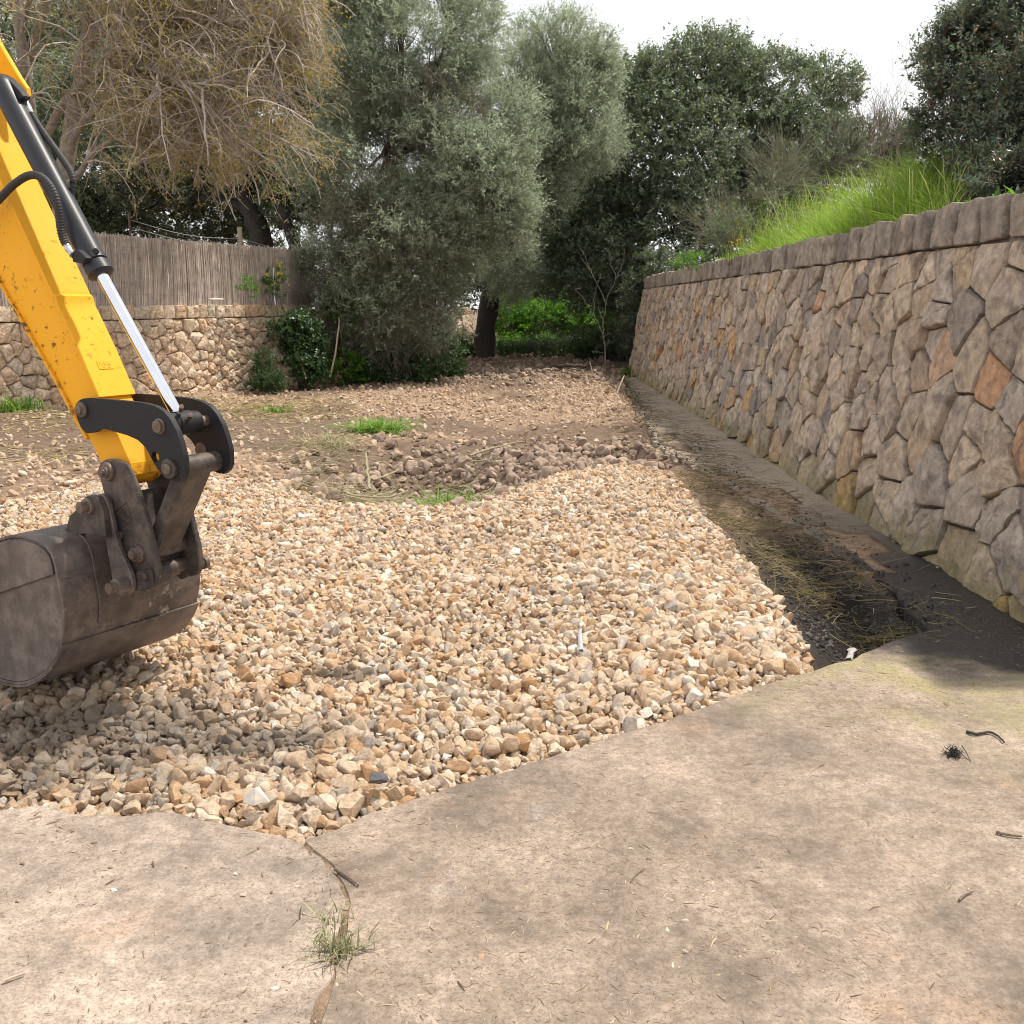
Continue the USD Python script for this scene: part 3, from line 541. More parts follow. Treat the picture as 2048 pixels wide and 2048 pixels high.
# larger pieces roll to the right flank and the front lip
s = s * (1 + .30 * np.exp(-((P[:, 0] - 1.0) / .6) ** 2 - ((P[:, 1] - 4.9) / 1.2) ** 2) + .22 * np.exp(-((P[:, 1] - 3.0) / .55) ** 2))
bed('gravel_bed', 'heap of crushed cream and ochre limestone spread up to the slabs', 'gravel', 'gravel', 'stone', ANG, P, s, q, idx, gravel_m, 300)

# stony soil: left of and behind the heap
def scatter(rng, box, step, size, sd, keep, zoff=.15):
    x, y = jitter(box, step, rng); k = in_view(x, y); x, y = x[k], y[k]; k = rng.random(len(x)) < keep(x, y); x, y = x[k], y[k]
    s = np.clip(size * np.exp(rng.normal(0, sd, len(x))), size * .4, size * 2.6); h = ground_h(x, y)
    q_ = rand_quat(len(x), rng)
    return np.c_[x, y, h + s * zoff], s, q_
g2 = np.random.default_rng(22)
off_g = lambda x, y: (sdist(GRAVEL, x, y) < 0.02) & (sdist(SLAB, x, y) < -0.02) & (sdist(PIT, x, y) < -.1)
wallx = lambda y: np.interp(y, [2, 9.9, 22.6, 33], [-12.5, -9.4, -4.1, -1.0])
trench = lambda x, y: np.exp(-np.maximum(((x + .5) / 1.6) ** 2 + ((y - 10.5) / 1.9) ** 2 - .4, 0) * 2.5) + np.exp(-((x - 1.2) / .8) ** 2 - ((y - 11.5) / 1.0) ** 2)
Pc, sc, qc = scatter(g2, (-2.6, 8.2, 1.9, 13.2), .078, .074, .52, lambda x, y: np.clip(trench(x, y) * 1.1, 0, .85) * off_g(x, y), .18)
bed('cobble_bed', 'brown rounded cobbles lining the trench behind the gravel heap', 'cobbles', 'loose_cobbles', 'cobble', COB, Pc, sc, qc, g2.integers(0, 10, len(sc)), cobble_m, 150, smooth=50)
Pl, sl, ql = scatter(g2, (-7.6, 6.5, -1.5, 15), .085, .062, .42, lambda x, y: (.62 * sstep(13.8, 9.5, y) * sstep(-1.0, -2.2, x) + .18) * off_g(x, y) * (x > wallx(y)) * (.5 + fbm2(x, y, 1.5, 2, 31)) * (1 - .65 * dsoil_f(x, y)), .10)
bed('field_stones', 'pale rounded stones in the soil behind the bucket', 'stones', 'small_field_stones', 'field_stone', COB, Pl, sl, ql, g2.integers(0, 10, len(sl)), pale_m, 110, smooth=50)
Pg, sg, qg = scatter(g2, (-6.5, 7.0, 2.0, 12.5), .040, .036, .40, lambda x, y: np.clip(.9 + sdist(GRAVEL, x, y) / .55, 0, .8) ** 1.5 * (sdist(GRAVEL, x, y) < .02) * (sdist(SLAB, x, y) < -.02) * (x > wallx(y)) * (x < 1.45), .2)
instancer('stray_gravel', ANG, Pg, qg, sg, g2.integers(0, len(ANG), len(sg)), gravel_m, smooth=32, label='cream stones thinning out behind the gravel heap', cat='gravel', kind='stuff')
Pf, sf, qf = scatter(g2, (-7, 12.0, 2.4, 24.5), .095, .050, .45, lambda x, y: np.clip(.32 + .9 * (fbm2(x, y, .55, 3, 33) - .2) + .2 * (x > -2.5), 0, 1) * (1 - .6 * dsoil_f(x, y)) * off_g(x, y) * (x > wallx(y)) * (1 - .75 * np.exp(-((x + 4.3) / 1.7) ** 2 - ((y - 13.5) / 2.6) ** 2)), .16)
instancer('stony_ground', PEB, Pf, qf, sf * np.array([1.0]), g2.integers(0, 8, len(sf)), pale_m, smooth=False, label='small pale stones spread over the strip beyond the trench', cat='stones', kind='stuff')
Pd, sd_, qd = scatter(g2, (-4.5, 20, 2.75, 33), .17, .10, .45, lambda x, y: .6 * sstep(20.5, 25, y) * off_g(x, y) * (x > wallx(y) + .1), .15)
instancer('shaded_stones', COB, Pd, qd, sd_, g2.integers(0, 10, len(sd_)), cobble_m, smooth=50, label='brown stones in the shade before the undergrowth', cat='stones', kind='stuff')

# ------------------------------------------------------------------ cut grass, stalks, litter
def strands(rng, xy, L, lift, rad, tilt=.25, n=5, curl=.25, zadd=.0):
    """Thin lying stalks on the ground."""
    N = len(xy); a = rng.uniform(0, 2 * np.pi, N); L = L * np.exp(rng.normal(0, .35, N)); t = np.linspace(-.5, .5, n)
    cu = rng.normal(0, curl, N); ang = a[:, None] + cu[:, None] * t[None] * 4
    dx = np.cumsum(np.cos(ang), 1) / n; dy = np.cumsum(np.sin(ang), 1) / n
    x = xy[:, :1] + dx * L[:, None]; y = xy[:, 1:] + dy * L[:, None]
    z0 = surf(xy[:, 0], xy[:, 1]); z = z0[:, None] + lift * rng.random(N)[:, None] + (t[None] * rng.normal(0, tilt, N)[:, None]) * L[:, None] + zadd
    z = np.maximum(z, (z0 + .004)[:, None])
    r = rad * rng.uniform(.5, 1.5, N)[:, None] * np.linspace(1, .45, n)[None]
    v, f = tubes(np.stack([x, y, z], -1), r, 3); return (v, f), np.repeat(rng.random(N), n * 3)
straw_m = leaf_mat('dead_grass', [(0, (.20, .155, .07)), (.3, (.36, .29, .15)), (.6, (.27, .24, .09)), (.8, (.15, .11, .07)), (1, (.46, .39, .24))], .8, .1, (.2, .16, .05))
stalk_m = leaf_mat('cut_stalks', [(0, (.16, .16, .075)), (.4, (.30, .27, .15)), (.75, (.22, .175, .115)), (1, (.42, .36, .24))], .8, .05)
green_m = leaf_mat('fresh_grass', [(0, (.06, .14, .02)), (.5, (.13, .27, .04)), (.85, (.24, .38, .07)), (1, (.38, .40, .12))], .5, .35, (.20, .36, .03))
def cloud(rng, c, r, n):
    p = rng.normal(0, .5, (n, 2)) * r + c; return p
surf = lambda x, y: np.where(sdist(SLAB, x, y) > 0, .004, ground_h(x, y))
g3 = np.random.default_rng(23)
def on_edge(rng, n):
    a = SE[40:52]; L = LineString(a); p = np.array([L.interpolate(t, normalized=True).coords[0] for t in rng.random(n) ** .8]); return p + rng.normal(0, .06, p.shape)
pit_xy = np.vstack([cloud(g3, on_z(1470, 1045)[:2], (.28, .55), 420), cloud(g3, on_z(1560, 1095)[:2], (.28, .35), 320), cloud(g3, on_z(1690, 1175)[:2], (.18, .18), 200), cloud(g3, on_z(1400, 975)[:2], (.25, .5), 280), cloud(g3, on_z(1330, 905)[:2], (.3, .7), 300)])
pit_xy = pit_xy[(sdist(PIT, pit_xy[:, 0], pit_xy[:, 1]) > -.12)]
m, t = strands(g3, pit_xy, .17, .06, .0022, .22); put('dead_grass', m, straw_m, tone=t, smooth=True, label='yellowed straw and torn grass over the black mud pit', cat='dead grass', kind='stuff')
mud_xy = np.vstack([cloud(g3, on_z(1600, 1150)[:2], (.45, .4), 900), cloud(g3, on_z(1480, 1050)[:2], (.4, .7), 600)]); mud_xy = np.vstack([mud_xy, cloud(g3, (1.95, 6.6), (.45, 1.6), 900), cloud(g3, (1.9, 9.3), (.5, 2.4), 300), on_edge(g3, 1500)]); mud_xy = mud_xy[(sdist(PIT, mud_xy[:, 0], mud_xy[:, 1]) > .02) | ((sdist(SLAB, mud_xy[:, 0], mud_xy[:, 1]) > -.15) & (mud_xy[:, 1] > 4.9) & (mud_xy[:, 0] < 2.5))]
clod_m = plain('mud_clods', (.040, .032, .027), .6, nscale=60, bump=.6, bscale=120)
Pm = np.c_[mud_xy, surf(mud_xy[:, 0], mud_xy[:, 1]) + .002]
instancer('mud_clods', COB[:5], Pm, rand_quat(len(Pm), g3), np.clip(.014 * np.exp(g3.normal(0, .6, len(Pm))), .005, .05), g3.integers(0, 5, len(Pm)), clod_m, smooth=50, label='black wet clods in the mud pit and along the ledge', cat='mud', kind='stuff')
lx = np.vstack([on_edge(g3, 900), cloud(g3, (2.0, 7.4), (.42, 2.2), 700), cloud(g3, (2.1, 11), (.45, 3.5), 700), cloud(g3, (2.2, 17), (.4, 5), 500), cloud(g3, (1.75, 8.6), (.25, 1.6), 420)]); lx = lx[(lx[:, 0] < 2.6) & (lx[:, 0] > 1.2) & (lx[:, 1] > 5)]
m, t = strands(g3, lx, .17, .03, .0024, .10); put('ledge_debris', m, leaf_mat('dark_debris', [(0, (.06, .048, .032)), (.5, (.13, .10, .065)), (.85, (.20, .17, .085)), (1, (.30, .25, .15))], .85, .05), tone=t, smooth=True, label='brown straw and root debris lying along the wet ledge', cat='debris', kind='stuff')
hx = np.vstack([cloud(g3, on_z(675, 893)[:2], (.33, 1.0), 420), cloud(g3, on_z(750, 912)[:2], (.7, .35), 260), cloud(g3, on_z(600, 850)[:2], (.5, 1.2), 260), cloud(g3, on_z(870, 855)[:2], (.6, .5), 60)])
m, t = strands(g3, hx, .34, .16, .0036, .2, curl=.12); put('cut_stalks', m, stalk_m, tone=t, smooth=True, label='tangle of cut greenish stalks along the left lip of the trench', cat='cut stalks', kind='stuff')
sx_ = np.vstack([cloud(g3, on_z(520, 775)[:2], (1.6, 2.2), 900), cloud(g3, on_z(120, 800)[:2], (1.6, 1.6), 500), cloud(g3, on_z(330, 760)[:2], (1.6, 1.6), 400), cloud(g3, on_z(60, 860)[:2], (.9, .8), 120)]); sx_ = sx_[(sx_[:, 0] > wallx(sx_[:, 1]) + .1)]
m, t = strands(g3, sx_, .26, .05, .0045, .12); put('dry_stalks', m, straw_m, tone=t, smooth=True, label='dry stalks raked over the dark soil before the left wall', cat='dead grass', kind='stuff')
def tuft(name, c, n, H, spread, label, cat, mtl=None, wid=.006, lean=.5, group=None, rng=g3, kind=None, z=None, parent='/World'):
    """A clump of grass blades: bent strips."""
    b = rng.normal(0, spread * .4, (n, 2)) + np.asarray(c)[:2]; a = rng.uniform(0, 2 * np.pi, n); h = H * rng.uniform(.45, 1.1, n); ln = np.abs(rng.normal(0, lean, n)) + .08
    d = np.stack([np.cos(a), np.sin(a)], 1); z0 = ground_h(b[:, 0], b[:, 1]) if z is None else (z(b) if callable(z) else np.full(n, z))
    tt = np.array([0, .35, .7, 1.0]); hor = ln[:, None] * tt[None] ** 1.8 * h[:, None]; up = (tt[None] - .35 * np.minimum(ln, 1)[:, None] * tt[None] ** 2.4) * h[:, None]
    P = np.stack([b[:, :1] + d[:, :1] * hor, b[:, 1:] + d[:, 1:] * hor, z0[:, None] - .01 + up], -1)
    v, f = strip(P, wid * np.array([.8, 1, .7, .08])[None] * rng.uniform(.7, 1.3, n)[:, None], a + np.pi / 2 + rng.normal(0, .6, n))
    return put(name, (v, f), mtl or green_m, parent=parent, smooth=False, tone=np.repeat(rng.random(n), P.shape[1] * 2), label=label, cat=cat, group=group, kind=kind)
def strip(P, W, ang):
    """Ribbons: P (N,K,3), half-widths W (N,K), ribbon direction ang (N)."""
    N, Kk, _ = P.shape; sdv = np.stack([np.cos(ang), np.sin(ang), np.zeros(N)], 1)[:, None] * W[:, :, None]
    v = np.stack([P - sdv, P + sdv], 2).reshape(-1, 3); k = np.arange(Kk - 1) * 2
    q = np.stack([k, k + 1, k + 3, k + 2], 1)[None] + (np.arange(N) * Kk * 2)[:, None, None]
    q = q.reshape(-1, 4); return v, np.vstack([q[:, [0, 1, 2]], q[:, [0, 2, 3]]])
dry_green = leaf_mat('dry_green_grass', [(0, (.14, .15, .07)), (.4, (.28, .27, .15)), (.7, (.42, .36, .22)), (1, (.20, .22, .09))], .7, .2)
tuft('grass_tuft', on_z(640, 1797), 110, .080, .07, 'sparse grey green grass tuft growing in the slab joint', 'grass tuft', dry_green, .0022, .9, z=-.005)
tuft('grass_tuft', on_z(628, 1745), 40, .08, .07, 'few dry blades in the slab joint behind the main tuft', 'grass tuft', dry_green, .002, .9, z=-.005)
tuft('torn_grass', on_z(712, 812), 420, .24, .42, 'bright green torn grass on the far lip of the trench', 'grass', green_m, .007, 2.2)
tuft('torn_grass', on_z(850, 917), 420, .22, .30, 'bright green torn grass lying in the front of the trench', 'grass', green_m, .007, 2.2)
tuft('torn_grass', on_z(620, 838), 120, .22, .30, 'small pale green tuft at the left end of the trench', 'grass', dry_green, .006, 2.0)
tuft('grass_tuft', on_z(30, 785), 260, .30, .5, 'green grass at the foot of the left wall at the left picture edge', 'grass', green_m, .010, .6, kind='stuff')
tuft('grass_tuft', on_z(525, 775), 90, .15, .3, 'light green grass in the dark soil before the left wall', 'grass', green_m, .009, .8)
tuft('wall_weed', on_z(1243, 745), 120, .35, .16, 'feathery green weed at the foot of the right wall, farthest of three', 'weed', green_m, .006, .8)
tuft('wall_weed', on_z(1296, 790), 60, .25, .12, 'small green weed at the foot of the right wall, nearest of three', 'weed', green_m, .006, .8)
tuft('wall_weed', on_z(1190, 705), 140, .35, .3, 'green weed in the corner where the right wall ends', 'weed', green_m, .008, .8)
# litter on the slabs: chips, needles, crumbs
g4 = np.random.default_rng(24)
chips = []
for k in range(6):
    r = np.random.default_rng(900 + k); v, f = tube([(-.5, 0, 0), (-.1, .06 * r.normal(), .03), (.5, .02, 0)], [.05, .07, .04], 4); chips.append((v, f))
for k in range(3):
    v, f = rock(930 + k, (1, .7, .35), 8, 0, 0); chips.append((v, f))
def lit_density(x, y):
    d = .15 + 4.2 * np.clip(fbm2(x, y, 1.5, 4, 41) - .52, 0, 1) + .9 * np.exp(-(sdist_line(x, y) / .10) ** 2) + .8 * np.exp(-((x + .35) / .5) ** 2 - ((y - 2.05) / .22) ** 2)
    return np.clip(d * (.45 + 1.1 * fbm2(x, y, 7, 3, 42)), 0, 1)
def sdist_line(x, y):
    from shapely import distance, points
    return distance(JOINT, points(x, y))
x, y = jitter((-1.8, 1.9, 2.7, 5.4), .0078, g4); k = in_view(x, y) & (sdist(SLAB, x, y) > .02); x, y = x[k], y[k]; k = g4.random(len(x)) < lit_density(x, y) * .50; x, y = x[k], y[k]; n = len(x)
litter_m = rock_mat('litter', [(0, (.16, .105, .065)), (.35, (.27, .18, .11)), (.55, (.11, .075, .05)), (.8, (.36, .27, .17)), (1, (.48, .40, .30))], 'random', 60.0, .3, .9, .2, 200.0, .001)
a = g4.uniform(0, 2 * np.pi, n); yaw = np.stack([0 * a, 0 * a, np.sin(a / 2), np.cos(a / 2)], 1)
ln = np.clip(.0052 * np.exp(g4.normal(0, .66, n)), .0022, .04); sc3 = np.stack([ln, ln * g4.uniform(.5, 1.2, n), ln * g4.uniform(.4, .9, n)], 1)
ci = g4.integers(0, 9, n); sc3[ci >= 6] *= .55
instancer('litter', chips, np.c_[x, y, np.full(n, .0035)], yaw, sc3, ci, litter_m, label='chips, needles and crumbs strewn over the concrete', cat='litter', kind='stuff')
# single things lying on the slabs
bark = plain('bark_twig', (.14, .10, .075), .9, nscale=60, bscale=150)
dark_twig = plain('dark_twig', (.035, .028, .022), .8, nscale=60, bscale=150)
def lying(name, pix, r, label, m=bark, z=.006, cat='twig'):
    p = np.array([on_z(a, b, z) for a, b in pix]); p = spline(p, 12) if len(p) > 2 else np.linspace(p[0], p[1], 6)
    p[:, 2] = z + r * .5 + np.abs(np.sin(np.arange(len(p)) * 1.7)) * r * .6
    put(name, tube(p, np.linspace(r, r * .55, len(p)), 7), m, smooth=True, label=label, cat=cat)
lying('twig', [(632, 1642), (655, 1656), (676, 1672)], .005, 'short brown twig lying beside the slab joint')
lying('twig', [(1824, 1382), (1845, 1387), (1868, 1384), (1885, 1393), (1894, 1402)], .006, 'black curled twig on the slab near the right edge', dark_twig)
lying('twig', [(1190, 1665), (1200, 1652), (1217, 1640)], .0018, 'thin straw on the slab below the tuft', bark)
lying('twig', [(880, 1752), (868, 1712), (848, 1690)], .0022, 'thin bent twig on the slab right of the joint', bark) if False else None
lying('twig', [(1810, 1700), (1822, 1690), (1836, 1684)], .004, 'short grey twig on the slab at the right', bark)
lying('twig', [(1880, 1572), (1905, 1578), (1928, 1580)], .005, 'brown twig at the right edge of the slab', bark)
lying('twig', [(8, 1852), (25, 1846), (48, 1838)], .004, 'pale stick at the left edge of the slab', plain('pale_stick', (.42, .33, .24), .9))
def lone(name, px, py, size, label, m, k=0, cat='stone', protos=COB, z=0.0, sq=(1, 1, .7)):
    p = on_z(px, py, z); v, f = protos[k]; v = v * size * np.array(sq); put(name, (v + p - [0, 0, v[:, 2].min() + .002], f), m, smooth=50 if protos is COB else 32, label=label, cat=cat)
grey_pb = rock_mat('grey_pebble', [(0, (.33, .27, .22)), (1, (.38, .31, .26))], 'random', 40., .2, .8, .3, 150.)
white_pb = rock_mat('white_pebble', [(0, (.58, .52, .45)), (1, (.64, .58, .50))], 'random', 40., .2, .8, .3, 150.)
red_pb = rock_mat('red_pebble', [(0, (.42, .22, .13)), (1, (.46, .25, .15))], 'random', 40., .2, .8, .3, 150.)
lone('pebble', 1263, 1700, .024, 'upper of two round grey pebbles close together on the right slab', grey_pb, 1)
lone('pebble', 1292, 1741, .022, 'middle grey pebble of the row on the slab', grey_pb, 2)
lone('pebble', 1291, 1798, .020, 'lowest grey pebble of the row on the slab', grey_pb, 3)
lone('pebble', 1190, 1603, .018, 'dun pebble on the slab far left of the row', grey_pb, 4)
lone('pebble', 1820, 1352, .026, 'brown pebble on the mossy slab above the black twig', grey_pb, 5)
lone('pebble', 908, 1806, .020, 'small reddish pebble on the slab right of the tuft', red_pb, 6)
lone('pebble', 213, 1680, .020, 'white pebble on the left slab near its far edge', white_pb, 7)
lone('pebble', 444, 1650, .014, 'tiny white pebble on the left slab near the heap', white_pb, 3)
lone('pebble', 560, 1672, .014, 'small white pebble left of the joint', white_pb, 8)
lone('pebble', 458, 1690, .018, 'dun pebble in the middle of the left slab', grey_pb, 9)
lone('pebble', 517, 1868, .018, 'white pebble on the left slab beside the tuft', white_pb, 2)
lone('pebble', 135, 1960, .02, 'white pebble near the bottom edge on the left slab', white_pb, 1)
dk = rock_mat('dark_grey_stone', [(0, (.075, .075, .078)), (1, (.09, .09, .092))], 'random', 40., .3, .7, .5, 120.)
lone('dark_stone', 710, 1478, .075, 'single dark grey stone among the cream gravel at the slab edge', dk, 4, protos=ANG, z=.035, sq=(1, 1, .9))
lone('white_stone', 487, 1516, .085, 'chalk white stone in the gravel near the slab edge', white_pb, 5, protos=ANG, z=.03, sq=(1, 1, .9))
lone('flat_stone', 437, 579, .34, 'flat pale stone lying on the left wall coping', white_pb, 4, z=1.6, sq=(1, .8, .28)) if False else None
# black clump of roots, pale rag and plastic strip
b_, t_ = strands(g4, cloud(g4, on_z(1800, 1428)[:2], (.016, .013), 110), .032, .022, .0016, .7, curl=1.3)
v = b_[0]; v[:, 2] = np.where(v[:, 2] > .1, v[:, 2], v[:, 2]); v[:, 2] -= v[:, 2].min() - .003
put('root_clump', (v, b_[1]), dark_twig, smooth=True, label='black clump of matted roots on the slab near the right edge', cat='root clump')
rag_m = plain('pale_rag', (.33, .30, .285), .9, nscale=50, var=.5)
def ribbon(name, pix, w, z, label, m, cat, h=None):
    p = np.array([on_z(a, b, z) for a, b in pix]); p = spline(p, 14); p[:, 2] += (np.interp(np.linspace(0, 1, 14), np.linspace(0, 1, len(h)), h) if h is not None else 0)
    W = np.interp(np.linspace(0, 1, 14), np.linspace(0, 1, len(w)), w); d = norm(np.gradient(p, axis=0)); sd2 = np.cross(d, [0, 0, 1.0]); sd2 = norm(sd2)
    up = norm(np.cross(sd2, d)); rows = [p - sd2 * W[:, None], p - sd2 * W[:, None] * .5 + up * .008, p + sd2 * W[:, None] * .5 + up * .011, p + sd2 * W[:, None]]
    v = np.stack(rows, 1); lo = v - up[:, None] * .002; vv = np.concatenate([v, lo[:, ::-1]], 1).reshape(-1, 3); k = 8; i, j = np.meshgrid(np.arange(13), np.arange(k), indexing='ij')
    f = np.stack([i * k + j, i * k + (j + 1) % k, (i + 1) * k + (j + 1) % k, (i + 1) * k + j], -1).reshape(-1, 4)
    put(name, (vv, f), m, smooth=True, label=label, cat=cat)
ribbon('crumpled_rag', [(1601, 1247), (1605, 1238), (1608, 1228), (1614, 1221)], [.016, .012, .024, .012], .0, 'pale crumpled rag hanging over the edge of the mud pit', rag_m, 'rag', [.006, .02, .01, -.03])
ribbon('plastic_strip', [(1096, 1240), (1094, 1222), (1095, 1205), (1100, 1195)], [.012, .011, .009, .004], .0, 'narrow bent grey plastic strip standing in the gravel', plain('grey_plastic', (.33, .34, .37), .4, nscale=10, var=.1, bump=0), 'plastic strip', [.03, .055, .05, .02])
# ------------------------------------------------------------------ the digger arm: built in its own plane (e: reach, z: up, d: across)
ARM_A = math.radians(31.0)
AD = np.array([math.sin(ARM_A), math.cos(ARM_A), 0]); AE = np.array([math.cos(ARM_A), -math.sin(ARM_A), 0]); AZ = np.array([0, 0, 1.0])
D0 = (C0 + 3.9 * ray(117., 1165., 2048.)) @ AD
def apt(pts, d):
    """Outline measured in the photograph (2048 px) laid on the arm's plane at distance d across: (e, z) metres."""
    p = np.array(pts, float); r = ray(p[:, 0], p[:, 1], 2048.0); t = (D0 + d - C0 @ AD) / (r @ AD)
    P = C0 + t[:, None] * r; return np.c_[P @ AE, P[:, 2]]
def a3(ez, d):
    ez = np.atleast_2d(ez); return ez[:, :1] * AE + ez[:, 1:2] * AZ + (D0 + np.broadcast_to(d, (len(ez),)))[:, None] * AD
def plate(ez, d0, d1, bevel=.003):
    v, f = prism(ez, d0, d1, bevel); w = a3(v[:, :2], v[:, 2]); return w, f
def rnd(ez, r, n=90):
    p = Polygon(ez).buffer(0).buffer(-r).buffer(2 * r).buffer(-r); p = max(p.geoms, key=lambda g: g.area) if hasattr(p, 'geoms') else p
    L = p.exterior; return np.array([L.interpolate(k / n, normalized=True).coords[0] for k in range(n)])
def fixw(vf):
    m = trimesh.Trimesh(vf[0], vf[1] if np.shape(vf[1])[1] == 3 else np.vstack([vf[1][:, [0, 1, 2]], vf[1][:, [0, 2, 3]]]), process=False)
    v, f = np.array(m.vertices), np.array(m.faces)
    return (v, f[:, ::-1]) if m.volume < 0 else (v, f)
def disc(ez, prof, n=28, hexa=False):
    """A turned pin along the cross axis: prof = [(d, r), ...]."""
    ez = np.asarray(ez).ravel(); k = 6 if hexa else n; an = np.arange(k) * 2 * np.pi / k + .3
    v = np.vstack([a3(np.c_[ez[0] + r * np.cos(an), ez[1] + r * np.sin(an)], d) for d, r in prof] + [a3(ez, prof[0][0]), a3(ez, prof[-1][0])])
    i = np.arange(k); j = np.roll(i, -1); fs = []
    for a in range(len(prof) - 1): fs += [np.stack([a * k + i, a * k + j, (a + 1) * k + j], 1), np.stack([a * k + i, (a + 1) * k + j, (a + 1) * k + i], 1)]
    b = (len(prof) - 1) * k; fs += [np.stack([j, i, np.full(k, len(v) - 2)], 1), np.stack([b + i, b + j, np.full(k, len(v) - 1)], 1)]
    return fixw((v, np.vstack(fs)))
def pxm(r, d=.25): return r / 2048.0 * 4.0
EMX = float(np.mean(apt([(200, 800)], .25)[:, 0]))

def paint(name, col, chips=.60, dust=.25, rough=.42, under=(.07, .035, .02), scale=1.0, dustc=(.45, .36, .26), coat=.2):
    n = {'g': ('geometry', {}), 'n1': ('noise_texture', {'scale': 16.0 * scale, 'detail': 8.0, 'roughness': .72}), 'c1': ('map_range', {'from_min': chips, 'from_max': chips + .025, 'clamp': True}),
         'n0': ('noise_texture', {'scale': 2.4, 'detail': 3.0}), 'c0': ('map_range', {'from_min': .40, 'from_max': .62, 'clamp': True}), 'cm': ('math', {'math_type': 'multiply'}),
         'mps': ('mapping', {'scale': (9, 9, 60), 'rotation': (.5, .3, .9)}), 'ns': ('noise_texture', {'scale': 2.0, 'detail': 5.0, 'roughness': .6}), 'cs': ('map_range', {'from_min': .70, 'from_max': .73, 'to_max': .8, 'clamp': True}), 'mxs': ('math', {'math_type': 'maximum'}),
         'n2': ('noise_texture', {'scale': 3.0, 'detail': 6.0, 'roughness': .65}), 'd': ('map_range', {'from_min': .35, 'from_max': .75, 'to_min': 0.0, 'to_max': dust, 'clamp': True}), 'xd': ('mix_color', {'a': col, 'b': dustc}),
         'n3': ('noise_texture', {'scale': 120.0, 'detail': 3.0}), 'ru': ('rgb_ramp', {'ramp': [(.35, under), (.6, tuple(c * 1.8 for c in under)), (.75, tuple(c * .5 for c in under))]}), 'x': ('mix_color', {}),
         'inv': ('math', {'math_type': 'multiply', 'value2': -1.0}), 'b': ('bump', {'strength': .6, 'distance': .0015}), 'rr': ('map_range', {'to_min': rough, 'to_max': .85}), 'ra': ('math', {'math_type': 'multiply_add', 'value2': .35}),
         'p': ('principled_bsdf', {'specular_ior_level': .3, 'coat_weight': coat, 'coat_roughness': .35})}
    l = [('g.position', k + '.vector') for k in ('n1', 'n0', 'n2', 'n3', 'mps')] + [('mps.vector', 'ns.vector'), ('n1.fac', 'c1.value'), ('n0.fac', 'c0.value'), ('c1.result', 'cm.value1'), ('c0.result', 'cm.value2'), ('ns.fac', 'cs.value'), ('cm.value', 'mxs.value1'), ('cs.result', 'mxs.value2'),
         ('n2.fac', 'd.value'), ('d.result', 'xd.fac'), ('xd.result', 'x.a'), ('n3.fac', 'ru.fac'), ('ru.color', 'x.b'), ('mxs.value', 'x.fac'), ('x.result', 'p.base_color'),
         ('mxs.value', 'inv.value1'), ('inv.value', 'b.height'), ('b.normal', 'p.normal'), ('mxs.value', 'rr.value'), ('n2.fac', 'ra.value1'), ('rr.result', 'ra.value3'), ('ra.value', 'p.roughness')]
    return mat(name, n, l)
yellow = paint('yellow_paint', (.70, .325, .004), .600, .08, .50, scale=1.7, dustc=(.62, .40, .10), coat=0.0)
yellow_worn = paint('worn_yellow_paint', (.68, .305, .004), .535, .22, .5, scale=1.4, dustc=(.5, .33, .10), coat=0.0)
black_paint = paint('black_paint', (.007, .007, .009), .64, .05, .42, under=(.09, .07, .055), dustc=(.12, .105, .09), coat=0.0)
barrel_m = paint('barrel_paint', (.007, .008, .013), .66, .05, .36, under=(.12, .10, .09), dustc=(.10, .10, .105), coat=.25)
def rusty(name, c1, c2, c3, rough=.6, metal=.35, scale=1.0, scuff=.5):
    n = {'g': ('geometry', {}), 'n1': ('noise_texture', {'scale': 7.0 * scale, 'detail': 7.0, 'roughness': .7}), 'r1': ('rgb_ramp', {'ramp': [(.30, c1), (.48, c2), (.62, c3), (.75, c1)]}),
         'mp': ('mapping', {'scale': (14, 14, 70), 'rotation': (.7, .2, .4)}), 'n2': ('noise_texture', {'scale': 2.2, 'detail': 6.0, 'roughness': .7}), 'm2': ('map_range', {'from_min': .60, 'from_max': .72, 'to_max': scuff, 'clamp': True}), 'x2': ('mix_color', {'b': (.23, .19, .165)}),
         'n4': ('noise_texture', {'scale': 4.0, 'detail': 5.0, 'roughness': .7}), 'm4': ('map_range', {'from_min': .64, 'from_max': .71, 'to_max': .75, 'clamp': True}), 'x4': ('mix_color', {'b': (.42, .36, .30)}),
         'n5': ('noise_texture', {'scale': 2.0, 'detail': 5.0, 'roughness': .6}), 'm5': ('map_range', {'from_min': .50, 'from_max': .66, 'to_max': .75, 'clamp': True}), 'x5': ('mix_color', {'b': (.018, .016, .016)}),
         'n3': ('noise_texture', {'scale': 90.0, 'detail': 6.0, 'roughness': .7}), 'b': ('bump', {'strength': .6, 'distance': .002}), 'rr': ('map_range', {'to_min': rough - .2, 'to_max': rough + .22}), 'p': ('principled_bsdf', {'metallic': metal, 'specular_ior_level': .4})}
    l = [('g.position', k + '.vector') for k in ('n1', 'n3', 'n4', 'n5', 'mp')] + [('mp.vector', 'n2.vector'), ('n1.fac', 'r1.fac'), ('r1.color', 'x5.a'), ('n5.fac', 'm5.value'), ('m5.result', 'x5.fac'), ('x5.result', 'x2.a'), ('n2.fac', 'm2.value'), ('m2.result', 'x2.fac'), ('x2.result', 'x4.a'), ('n4.fac', 'm4.value'), ('m4.result', 'x4.fac'),
         ('x4.result', 'p.base_color'), ('n3.fac', 'b.height'), ('b.normal', 'p.normal'), ('n1.fac', 'rr.value'), ('rr.result', 'p.roughness')]
    return mat(name, n, l)
